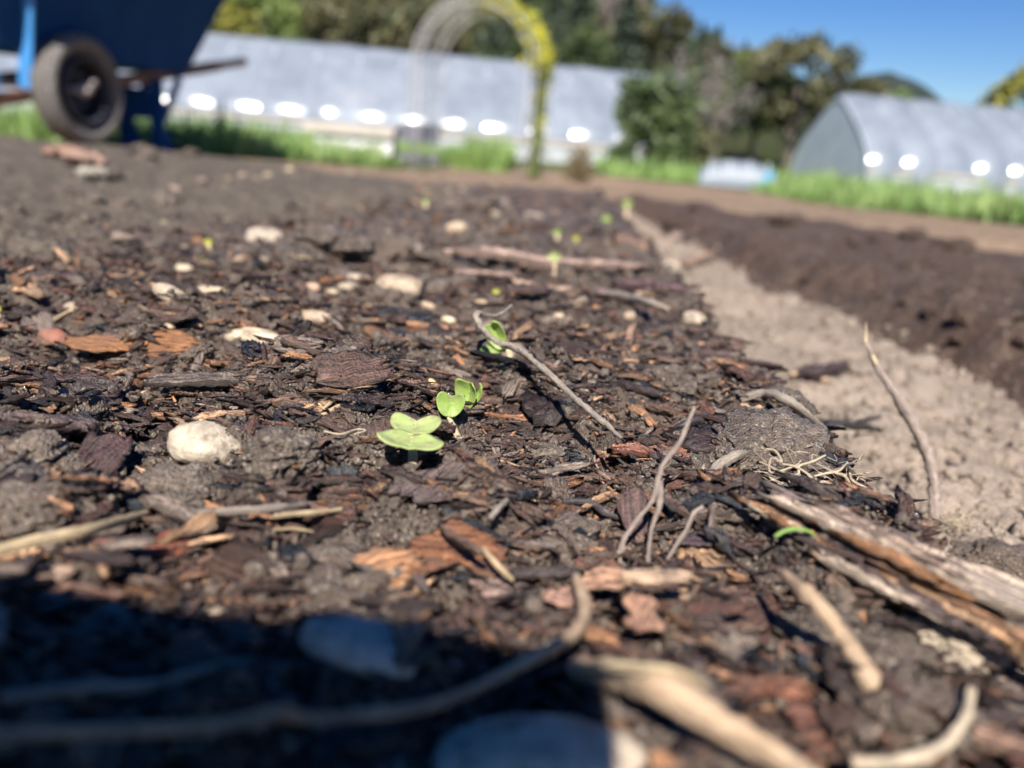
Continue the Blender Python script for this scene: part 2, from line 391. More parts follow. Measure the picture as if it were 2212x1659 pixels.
# ------------------------------------------------------------------ chips of wood
def chip(seed, W=.3, T=.09, nx=9, ny=5, bend=.1, jag=.12, taper=.5):
    g = np.random.default_rng(seed)
    u = np.linspace(-.5, .5, nx); vv = np.linspace(-1, 1, ny)
    ja = g.normal(0, jag, ny)*.6; jb = g.normal(0, jag, ny)*.6
    ed = lambda: 1+.20*np.interp(u, np.linspace(-.5, .5, 5), g.normal(0, 1, 5))+.04*g.normal(0, 1, nx)
    hwA = (.5*W)*(1-taper*np.abs(2*u)**g.uniform(2, 7))*ed(); hwB = (.5*W)*(1-taper*np.abs(2*u)**g.uniform(2, 7))*ed()
    ridge = g.normal(0, .30, ny)*T; mid = np.interp(u, [-.5, -.2, .1, .5], g.normal(0, .12*W, 4)); bl = g.normal(0, (.06 if nx > 20 else .20)*T, (nx, ny)); bend *= g.choice([-1, 1]); tw = g.normal(0, .35)
    P = np.zeros((2, nx, ny, 3)); UV = np.zeros((2, nx, ny, 2))
    for s in (0, 1):
        for i in range(nx):
            e = abs(2*u[i])**3
            x = u[i]+(ja if u[i] < 0 else jb)*e
            hw = np.where(vv < 0, hwA[i], hwB[i]); y = mid[i]+vv*hw*(1.0 if s else .88)
            z = (T*.5*(1-.35*np.abs(vv)**3)*(1-.45*e)+ridge*.5+bl[i])*(1 if s else -1)+bend*(u[i]**2)*1.2-bend*.1+tw*u[i]*vv*hw
            P[s, i, :, 0] = x; P[s, i, :, 1] = y; P[s, i, :, 2] = z
            UV[s, i, :, 0] = x; UV[s, i, :, 1] = y+s*.37
    V = P.reshape(-1, 3); n = nx*ny; I = lambda s, i, j: s*n+i*ny+j
    F = []
    for i in range(nx-1):
        for j in range(ny-1):
            F += [(I(1,i,j), I(1,i+1,j), I(1,i+1,j+1), I(1,i,j+1)), (I(0,i,j), I(0,i,j+1), I(0,i+1,j+1), I(0,i+1,j))]
        F += [(I(0,i,0), I(0,i+1,0), I(1,i+1,0), I(1,i,0)), (I(0,i,ny-1), I(1,i,ny-1), I(1,i+1,ny-1), I(0,i+1,ny-1))]
    for j in range(ny-1):
        F += [(I(0,0,j), I(1,0,j), I(1,0,j+1), I(0,0,j+1)), (I(0,nx-1,j), I(0,nx-1,j+1), I(1,nx-1,j+1), I(1,nx-1,j))]
    return V, np.array(F), UV.reshape(-1, 2)

PAL = [((.085, .050, .038), .29), ((.048, .030, .026), .20), ((.135, .085, .060), .18), ((.135, .062, .044), .08), ((.30, .155, .080), .08),
       ((.014, .017, .024), .05), ((.20, .155, .125), .08), ((.42, .26, .15), .04)]
PC = np.array([p[0] for p in PAL]); PW = np.array([p[1] for p in PAL]); PW /= PW.sum()
PNAME = ['dark brown bark chip', 'blackish brown bark chip', 'mid brown wood chip', 'reddish brown bark chip', 'orange brown wood chip',
         'black charred wood chip', 'grey weathered wood chip', 'pale tan wood chip']
SH = [(.20, .07), (.28, .09), (.45, .10), (.65, .13), (.13, .06), (.34, .13), (.22, .12), (.09, .05)]
P_hi = [chip(100+i, W=SH[i % 8][0], T=SH[i % 8][1], nx=11, ny=7, bend=.08+.05*(i % 3)) for i in range(24)]
P_lo = [chip(200+i, W=SH[i % 8][0], T=SH[i % 8][1], nx=6, ny=4, bend=.10) for i in range(16)]

def rotmats(az, pitch, roll):
    ca, sa, cp, sp, cr, sr = np.cos(az), np.sin(az), np.cos(pitch), np.sin(pitch), np.cos(roll), np.sin(roll)
    R = np.empty((len(az), 3, 3))
    R[:, 0, 0] = ca*cp; R[:, 1, 0] = sa*cp; R[:, 2, 0] = -sp
    R[:, 0, 1] = ca*sp*sr-sa*cr; R[:, 1, 1] = sa*sp*sr+ca*cr; R[:, 2, 1] = cp*sr
    R[:, 0, 2] = ca*sp*cr+sa*sr; R[:, 1, 2] = sa*sp*cr-ca*sr; R[:, 2, 2] = cp*cr
    return R

CLEAR = [(*ground_at(*q[:2])[:2], q[2]) for q in ((890, 1022, .0055), (890, 1080, .0055), (985, 985, .0025), (990, 947, .0032), (997, 910, .002), (1098, 785, .0025), (1112, 768, .002), (422, 1000, .006), (536, 738, .006), (1078, 655, .003), (1715, 1160, .004), (860, 638, .008))]
def scatter(n, rmin, rmax, L0, kr, sig, hi, seed, pitchs=.28, lift=.4, sliver=False):
    g = np.random.default_rng(seed)
    r = np.exp(g.uniform(math.log(rmin), math.log(rmax), n)); t = g.uniform(-.85, .85, n)
    x, y = r*np.sin(t), r*np.cos(t)
    L = np.minimum(np.clip(np.exp(g.normal(0, sig, n))*(L0+kr*r), L0*.35, .028), .115*r)
    keep = (x < edge1(y)+.006*g.normal(0, 1, n)) & (y < yend1(x)-.05)
    den = 1-.93*sstep(-.17, -.24, x+.02*noise2(x*30, y*30, 61))*sstep(.2, .36, y)-.5*sstep(-.12, -.2, x)*sstep(.5, .8, y)
    keep &= g.uniform(0, 1, n) < den*(.88+.30*noise2(x*42, y*42, 62))
    for (cx_, cy_, cr_) in CLEAR: keep &= ~((np.abs(x-cx_) < cr_+L*.4) & (y > cy_-cr_-L*.5) & (y < cy_+cr_*.5))
    x, y, L, r = x[keep], y[keep], L[keep], r[keep]; n = len(x)
    az = np.where(g.uniform(0, 1, n) < .62, g.normal(0, .5, n), g.uniform(0, math.pi*2, n))
    R = rotmats(az, g.normal(0, pitchs, n), g.normal(0, .35, n))
    z = height(x, y)+L*.05*g.uniform(-1, 1, n)+g.uniform(0, .0011, n)*lift
    ci = g.choice(len(PC), n, p=PW)
    P = P_hi if hi else P_lo
    return dict(x=x, y=y, z=z, L=L, R=R, ci=ci, pr=(g.choice([0, 4, 7, 8, 12, 15, 16, 20, 23], n) if sliver else g.integers(0, len(P), n)), hi=hi, g=g, br=np.exp(g.normal(0, .28, n)))

S = [scatter(13500, .060, .32, .0026, .0040, .50, True, 1), scatter(3600, .055, .36, .0054, .008, .42, True, 2, pitchs=.2, lift=1.2),
     scatter(17000, .30, 1.9, .0034, .0052, .45, False, 3), scatter(330, .07, .6, .011, .010, .30, True, 4, pitchs=.16, lift=1.8),
     scatter(9500, .075, .36, .0040, .0085, .40, True, 5, pitchs=.18, lift=1.6, sliver=True)]
# the ones that show largest become things of their own
cand = [(s['L'][i]/math.hypot(s['x'][i], s['y'][i]), a, i) for a, s in enumerate(S) for i in np.nonzero(s['L'] > .0045)[0]
        if abs(math.atan2(s['x'][i], s['y'][i])+.05) < .62 and .070 < s['y'][i] < 1.2]
cand.sort(reverse=True); own = set((a, i) for _, a, i in cand[:235])
hi_me = [mesh('wood_chip', p[0], p[1], uv=p[2]*.012, colr=np.ones((len(p[0]), 3))) for p in P_hi]
lo_me = [mesh('wood_chip', p[0], p[1], uv=p[2]*.012, colr=np.ones((len(p[0]), 3))) for p in P_lo]
for m_ in hi_me+lo_me: m_.materials.append(M_wood)
def place_words(x, y):
    d = math.hypot(x, y)
    a = 'in front of the foremost seedling' if d < .115 else 'around the nearest seedlings' if d < .19 else 'between the seedlings and the pale planks' if d < .45 else 'far down the planted row'
    return a
V_, F_, U_, C_, nv = [], [], [], [], 0
for a, s in enumerate(S):
    P = P_hi if s['hi'] else P_lo
    rest = np.ones(len(s['x']), bool)
    for (b_, i) in own:
        if b_ != a: continue
        rest[i] = False
        o = put('wood_chip', (hi_me if s['hi'] else lo_me)[s['pr'][i]])
        m4 = np.eye(4); m4[:3, :3] = s['R'][i]*s['L'][i]; m4[:3, 3] = (s['x'][i], s['y'][i], s['z'][i])
        o.matrix_world = Matrix(m4.tolist()); o.color = (*(PC[s['ci'][i]]*s['br'][i]), 1)
        side = 'left part' if s['x'][i] < -.06 else 'right part' if s['x'][i] > .025 else 'middle'
        tag(o, f"{PNAME[s['ci'][i]]} lying {place_words(s['x'][i], s['y'][i])}, {side} of bed", 'wood chip', 'wood chips of the mulch')
    for k in range(len(P)):
        ii = np.nonzero(rest & (s['pr'] == k))[0]
        if not len(ii): continue
        pv, pf, pu = P[k]
        v = np.einsum('nij,mj->nmi', s['R'][ii], pv)*s['L'][ii][:, None, None]+np.stack([s['x'][ii], s['y'][ii], s['z'][ii]], 1)[:, None, :]
        V_.append(v.reshape(-1, 3)); F_.append((pf[None]+(nv+np.arange(len(ii))*len(pv))[:, None, None]).reshape(-1, 4)); nv += len(ii)*len(pv)
        U_.append((pu[None]*s['L'][ii][:, None, None]+s['g'].uniform(0, 1, (len(ii), 1, 2))).reshape(-1, 2))
        C_.append(np.repeat(PC[s['ci'][ii]]*s['br'][ii][:, None], len(pv), axis=0))
o = put('mulch', mesh('mulch', np.vstack(V_), np.vstack(F_), uv=np.vstack(U_), colr=np.vstack(C_)), M_wood, kind='stuff',
        label='dark wet bark mulch of small chips covering the planted bed', cat='mulch'); o.color = (1, 1, 1, 1)

# ------------------------------------------------------------------ crumbs and clods of soil
def lump(seed, sub, amp=.35, fr=1.3, oct_=4, squash=.7):
    v, f = ico(sub); d = np.zeros(len(v)); w = 1
    for k in range(oct_):
        d += (np.abs(noise3(v*fr*2**k+seed*3.1+k*5, seed))*2-.6)*amp*w; w *= .55
    v = v*(1+d)[:, None]; v = v*[1, 1, squash]; return v, f
def crumbs():
    g = np.random.default_rng(77); V, F, n0 = [], [], 0
    for pr in range(8):
        pv, pf = lump(300+pr, 1, .5, 1.2, 2, .8)
        n = 4200; r = np.exp(g.uniform(math.log(.06), math.log(.55), n)); t = g.uniform(-.85, .85, n); x, y = r*np.sin(t), r*np.cos(t)
        k = (x < edge1(y)+.05*g.uniform(0, 1, n)**4); x, y, r = x[k], y[k], r[k]; n = len(x)
        s = (.00014+.0006*r)*np.exp(g.normal(.2, .6, n)); R = rotmats(g.uniform(0, 6.28, n), g.uniform(-1, 1, n), g.uniform(-1, 1, n))
        p = np.stack([x, y, height(x, y)+s*.4+g.uniform(0, .0012, n)*(r < .3)], 1)
        V.append((np.einsum('nij,mj->nmi', R, pv)*s[:, None, None]+p[:, None, :]).reshape(-1, 3))
        F.append((pf[None]+(n0+np.arange(n)*len(pv))[:, None, None]).reshape(-1, 3)); n0 += n*len(pv)
    put('soil_crumbs', mesh('soil_crumbs', np.vstack(V), np.vstack(F)), M_clod, kind='stuff', label='loose damp soil crumbs strewn between the mulch chips', cat='soil')
crumbs()
def path_crumbs():
    g = np.random.default_rng(88); V, F, n0 = [], [], 0
    for pr in range(6):
        pv, pf = lump(330+pr, 1, .5, 1.2, 2, .75); n = 2600; y = np.exp(g.uniform(math.log(.10), math.log(1.7), n)); x = g.uniform(.06, .42, n)
        k = (x > edge1(y)+.004) & (x < edge2(y)+.006*g.normal(0, 1, n)) & (x < .9*y+.05); x, y = x[k], y[k]; n = len(x)
        s = np.minimum((.0005+.0009*y)*np.exp(g.normal(0, .6, n)), .0032); Rm = rotmats(g.uniform(0, 6.28, n), g.uniform(-1, 1, n), g.uniform(-1, 1, n)); p = np.stack([x, y, height(x, y)+s*.3], 1)
        V.append((np.einsum('nij,mj->nmi', Rm, pv)*s[:, None, None]+p[:, None, :]).reshape(-1, 3)); F.append((pf[None]+(n0+np.arange(n)*len(pv))[:, None, None]).reshape(-1, 3)); n0 += n*len(pv)
    put('path_crumbs', mesh('path_crumbs', np.vstack(V), np.vstack(F)), M_path, kind='stuff', label='dry tan earth crumbs strewn over the footpath', cat='soil')
path_crumbs()

def basis(px, py, dep=None):
    """right / toward-camera vectors on the ground at a point"""
    return np.array([1., 0, 0]), np.array([0, -1., 0])

def clod(px, py, w, label, h=.6, seed=0, m=None, sub=5, d=1.0, sink=.35, name='soil_clod', cat='clod', grp=None, color=(1, 1, 1), amp=.3):
    p = ground_at(px, py); dist = np.linalg.norm(p-[0, 0, EYE]); R = w*.5/F_PX*dist
    v, f = lump(seed+500, sub, amp, 1.1, 6, h); v = v*[R, R*d, R]
    o = put(name, mesh(name, v, f), m or M_clod, loc=(p[0], p[1], p[2]+R*h*(1-2*sink)), label=label, cat=cat, group=grp)
    o.color = (*color, 1); return o

for a in [(605, 1005, 150, 'damp round clod right of the big beige pebble', .55, 1), (420, 1060, 190, 'crumbly grey clod just below the big beige pebble', .45, 2),
          (740, 1300, 330, 'broad grey sandy clod at edge of the dark shadow', .35, 3), (1190, 1160, 180, 'sandy brown clod right of the orange bark chip', .4, 4),
          (70, 1080, 190, 'brown clod at left edge below the muddy bark', .45, 5), (1690, 890, 105, 'dark crumbly clod on the bed shoulder left of the stick', .5, 6),
          (1880, 1030, 160, 'brown clod on the bed edge behind the split plank', .55, 7), (60, 980, 170, 'reddish mud lump at left edge beside upright bark', .5, 8),
          (1450, 815, 110, 'small grey clod right of the long grey twig', .5, 9), (1600, 1400, 240, 'wide brown clod between the two tan sticks', .32, 10),
          (1830, 1420, 220, 'wet grey clod right of the near tan stick', .4, 12), (1950, 1560, 240, 'blurred grey clod in the near right corner', .5, 13),
          (1820, 1265, 90, 'small dark glittering clod below the split plank', .6, 14), (1180, 985, 90, 'small crumbly clod below the black charred flake', .5, 15),
          (330, 1190, 150, 'grey clod beside the red bark chip', .45, 16), (2150, 1240, 160, 'dark fibrous clod on the bed edge beyond the plank', .6, 18),
          (1500, 1600, 200, 'blurred brown clod near the bottom edge beside tan sticks', .4, 19)]:
    clod(a[0], a[1], a[2], a[3], a[4], a[5], grp='soil clods on the bed')
clod(2055, 1400, 150, 'pale tan clay patch below the split plank', .35, 30, M_stone, color=(.85, .80, .74), sink=.3)
clod(720, 560, 150, 'low dark clod among pebbles behind the cream stone', .35, 31, grp='soil clods on the bed')
g = np.random.default_rng(9)
cl_me = [mesh('soil_clod', *lump(520+i, 4, .32, 1.2, 6, .62)) for i in range(7)]
for m_ in cl_me: m_.materials.append(M_clod)
cl2 = [m_.copy() for m_ in cl_me]
for m_ in cl2: m_.materials[0] = M_soil2
def gen_clods(n, lo, hi, xr, meshes, sz, label, group):
    k = 0
    while k < n:
        y = math.exp(g.uniform(math.log(lo), math.log(hi))); x = g.uniform(*xr(y))
        R = sz*math.exp(g.normal(0, .45))*(.35+y*.55)
        o = put('soil_clod', meshes[int(g.integers(0, 7))], loc=(x, y, float(height(x, y))+R*.15), label=label, cat='clod', group=group)
        o.scale = (R, R*g.uniform(.7, 1.2), R*g.uniform(.6, 1)); o.rotation_euler = (g.normal(0, .3), g.normal(0, .3), g.uniform(0, 6)); k += 1
gen_clods(46, .085, .8, lambda y: (max(-.16, -.62*y), float(edge1(y))-.002), cl_me, .010, 'small damp soil clod half sunk between mulch chips', 'small soil clods among the mulch')
gen_clods(55, .45, 1.5, lambda y: (float(edge2(y))+.01, min(.24+.35*y, .60*y+.02)), cl2, .0065, 'dark clod of tilled soil on the neighbouring bed', 'clods on the neighbouring bed')
gen_clods(40, .34, 1.3, lambda y: (-.66*y, min(-.2, -.3*y)), cl_me, .006, 'rounded grey soil clod on the bare mound', 'clods on the bare soil mound')
gen_clods(26, .17, 1.2, lambda y: (float(edge1(y))+.012, float(edge2(y))-.01), [m_ for m_ in [c.copy() for c in cl_me]], .006, 'small earth crumb fallen onto the tan path', 'crumbs on the tan path')
for o in bpy.data.objects:
    if o.name.startswith('soil_clod') and o.get('group') == 'crumbs on the tan path': o.data.materials[0] = M_path

# ------------------------------------------------------------------ pebbles
def pebble(px, py, w, h, label=None, color=(1, 1, 1), rot=0., deep=.75, grp='pebbles on the bed', seed=0, name='pebble', cat='pebble', lift=.0):
    """px,py = where its lower edge meets the soil; w,h = seen width and height"""
    p = ground_at(px, py); dist = np.linalg.norm(p-[0, 0, EYE]); R = w*.5/F_PX*dist; H = h*.5/F_PX*dist
    v, f = ico(4); v = v*(1+.10*noise3(v*1.3+seed, seed)+.03*noise3(v*4+seed, seed+1)+.012*noise3(v*11, seed+2))[:, None]
    v = np.sign(v)*np.abs(v)**.92
    o = put(name, mesh(name, v*[R, R*deep, H]), M_stone) if False else None
    me = mesh(name, v*[R, R*deep, H*1.08], f); o = put(name, me, M_stone, label=label, cat=cat, group=grp)
    o.location = (p[0], p[1]+R*deep*.75, float(height(p[0], p[1]+R*deep*.7, np.array(.004)))+H*.48+lift); o.rotation_euler = (0, rot, 0); o.color = (*color, 1); return o
for i, a in enumerate([
    (422, 1000, 158, 76, 'large rounded beige pebble, biggest in the left middle', (.95, .93, .88), .05, .8),
    (536, 738, 114, 36, 'cream lens shaped pebble, brightest on the bed', (1.35, 1.25, 1.05), .02, .6),
    (678, 739, 66, 28, 'pale pink oval pebble right of the cream lens shaped one', (.85, .72, .62), 0, .6),
    (860, 638, 100, 48, 'big domed pinkish beige pebble in the middle distance', (.85, .75, .66), .05, .7),
    (763, 614, 38, 22, 'small pale pebble left of the big domed pebble', (.8, .74, .68), 0, .8),
    (748, 640, 48, 22, 'flat beige pebble below left of the big domed pebble', (.7, .66, .6), 0, .8),
    (803, 643, 24, 17, 'tiny pale pebble touching the big domed pebble', (.9, .85, .75), 0, .8),
    (368, 655, 82, 34, 'long tilted pale pebble lying like a finger', (.85, .80, .74), .38, .45),
    (445, 650, 58, 32, 'light pinkish pebble right of the long tilted one', (.8, .72, .66), .1, .7),
    (463, 671, 42, 26, 'small cream pebble under the light pinkish one', (.95, .85, .7), -.1, .7),
    (88, 860, 92, 30, 'flat grey stone at the left edge above dark bark', (.62, .60, .56), .03, .6),
    (1112, 768, 58, 44, 'smooth grey round pebble behind the curled seedling', (.52, .50, .49), 0, .8),
    (1500, 706, 52, 34, 'white round pebble near the right edge of bed', (1.0, .93, .86), 0, .8),
    (1207, 699, 28, 22, 'small bright round pebble behind the long twig', (1.2, 1.1, .9), 0, .9),
    (967, 706, 30, 14, 'tiny white splinter shaped stone above orange straw', (1.3, 1.2, 1.0), .1, .5),
    (922, 684, 32, 17, 'tiny pinkish pebble behind the orange straw', (.95, .82, .7), .2, .7),
    (874, 682, 24, 20, 'tiny round beige pebble left of two pale ones', (.85, .72, .58), 0, .9),
    (929, 831, 22, 16, 'tiny yellow stone behind the paired seedlings', (1.3, 1.0, .55), 0, .9),
    (106, 745, 54, 40, 'rough pinkish red stone at the left', (.62, .27, .22), .1, .7),
    (147, 752, 30, 18, 'small cream pebble right of the red stone', (1.0, .9, .7), 0, .8),
    (862, 562, 90, 40, 'large blurred grey white stone above the domed pebble', (.72, .67, .64), .08, .7),
    (565, 525, 84, 56, 'largest blurred pale stone on the far left of row', (.74, .70, .68), 0, .7),
    (392, 573, 38, 24, 'pale round pebble below the yellow green seedling', (.95, .88, .78), 0, .8),
    (985, 515, 48, 28, 'blurred cream pebble in the distance behind pale plank', (.9, .8, .68), 0, .8),
    (672, 637, 34, 22, 'pinkish beige pebble left of the flat pebble', (.85, .65, .55), 0, .8),
    (715, 640, 26, 16, 'small light pebble between two beige pebbles', (.8, .72, .6), 0, .8),
    (1655, 776, 26, 22, 'small tan pebble on the right shoulder of the bed', (.8, .7, .55), 0, .9),
    (1575, 870, 30, 16, 'small flat tan stone on bed shoulder above rootlets', (.75, .62, .45), 0, .8),
    (150, 660, 30, 22, 'small grey pebble left of the orange bark slab', (.7, .66, .6), 0, .8),
    (560, 590, 36, 18, 'dull tan pebble below the largest blurred stone', (.6, .5, .42), 0, .8),
    (310, 860, 22, 15, 'tiny cream pebble above the big beige one', (.9, .82, .7), 0, .8),
    (1360, 690, 26, 20, 'small pinkish pebble near the dark forked twig', (.8, .68, .6), 0, .8),
    (1040, 668, 36, 20, 'soft tan pebble just behind the twig bend', (.7, .6, .48), 0, .8),
    (1455, 555, 40, 24, 'blurred pale pebble right of the pale plank', (.8, .74, .7), 0, .8),
    (1150, 470, 44, 20, 'distant blurred grey pebble behind the far seedlings', (.6, .56, .52), 0, .8),
    (360, 700, 26, 16, 'tiny pale pebble above the orange bark slab', (.8, .7, .58), 0, .8)]):
    pebble(a[0], a[1], a[2], a[3], a[4], a[5], a[6], a[7], seed=i+3)
pebble(765, 1470, 260, 84, 'long pale blue grey stone lying in the phone shadow', (.95, .93, .95), .18, .5, seed=60, name='stone', cat='stone', grp=None, lift=.0012)
pebble(1150, 1760, 440, 145, 'largest smooth stone at the bottom, half shaded half sunlit', (1.0, .93, .87), -.10, .45, seed=61, name='stone', cat='stone', grp=None, lift=.001)
pb_me = []
for i in range(6):
    v, f = ico(3); v = v*(1+.13*noise3(v*1.3+i*9, i)+.04*noise3(v*4+i, i+1))[:, None]*[1, .8, .55]; m_ = mesh('pebble', v, f); m_.materials.append(M_stone); pb_me.append(m_)
for i in range(80):
    y = math.exp(g.uniform(math.log(.16), math.log(1.5))); x = g.uniform(max(-.62*y, -.5), float(edge1(y))-.003)
    R = (.0009+.0040*y)*math.exp(g.normal(0, .4)); R = min(R, .006)
    o = put('pebble', pb_me[i % 6], loc=(x, y, float(height(x, y))+R*.25), label=('tiny' if y < .4 else 'blurred')+' pale pebble scattered among the mulch', cat='pebble', group='tiny pebbles among the mulch')
    c = g.uniform(.45, 1.0); o.color = (c, c*g.uniform(.82, .95), c*g.uniform(.68, .88), 1); o.scale = (R,)*3; o.rotation_euler = (g.normal(0, .3), g.normal(0, .3), g.uniform(0, 6))

# ------------------------------------------------------------------ named bark pieces
def bark(px, py, wpx, ang, ratio, thick, color, label, depthlen=None, pitch=0., roll=0., seed=0, lift=.0006, name='bark_piece', cat='bark', nx=26, ny=12, grp=None, taper=.4, bend=.05, end=None, jag=.1):
    """px,py: centre; either a length in survey px across the view with heading ang, or end=(px,py) of its two tips"""
    if end is not None:
        A = ground_at(px, py); B = ground_at(*end); c = (A+B)/2; Lw = np.linalg.norm((B-A)[:2]); az = math.atan2(B[1]-A[1], B[0]-A[0])
    else:
        c = ground_at(px, py); dist = np.linalg.norm(c-[0, 0, EYE]); Lw = wpx/F_PX*dist; az = ang; c = c+ray(px, py)*((lift+Lw*thick*.4)/ray(px, py)[2])
    v, f, u = chip(700+seed, W=ratio, T=thick, nx=nx, ny=ny, bend=bend, jag=jag, taper=taper)
    v = v.copy(); v[:, 2] += thick*.40*noise3(v*[3, 12, 6]+seed, seed)+thick*.16*noise3(v*[14, 60, 9], seed+1)
    me = mesh(name, v*Lw, f, uv=u*Lw+seed*.07, colr=np.ones((len(v), 3)))
    o = put(name, me, M_wood, label=label, cat=cat, group=grp)
    R = rotmats(np.array([az]), np.array([pitch]), np.array([roll]))[0]; m4 = np.eye(4); m4[:3, :3] = R
    zz = float(np.mean(height(c[0]+Lw*.3*math.cos(az)*np.array([-1, 0, 1]), c[1]+Lw*.3*math.sin(az)*np.array([-1, 0, 1]), np.full(3, .003))))
    m4[:3, 3] = (c[0], c[1], zz+lift+Lw*thick*.4); o.matrix_world = Matrix(m4.tolist()); o.color = (*color, 1); return o
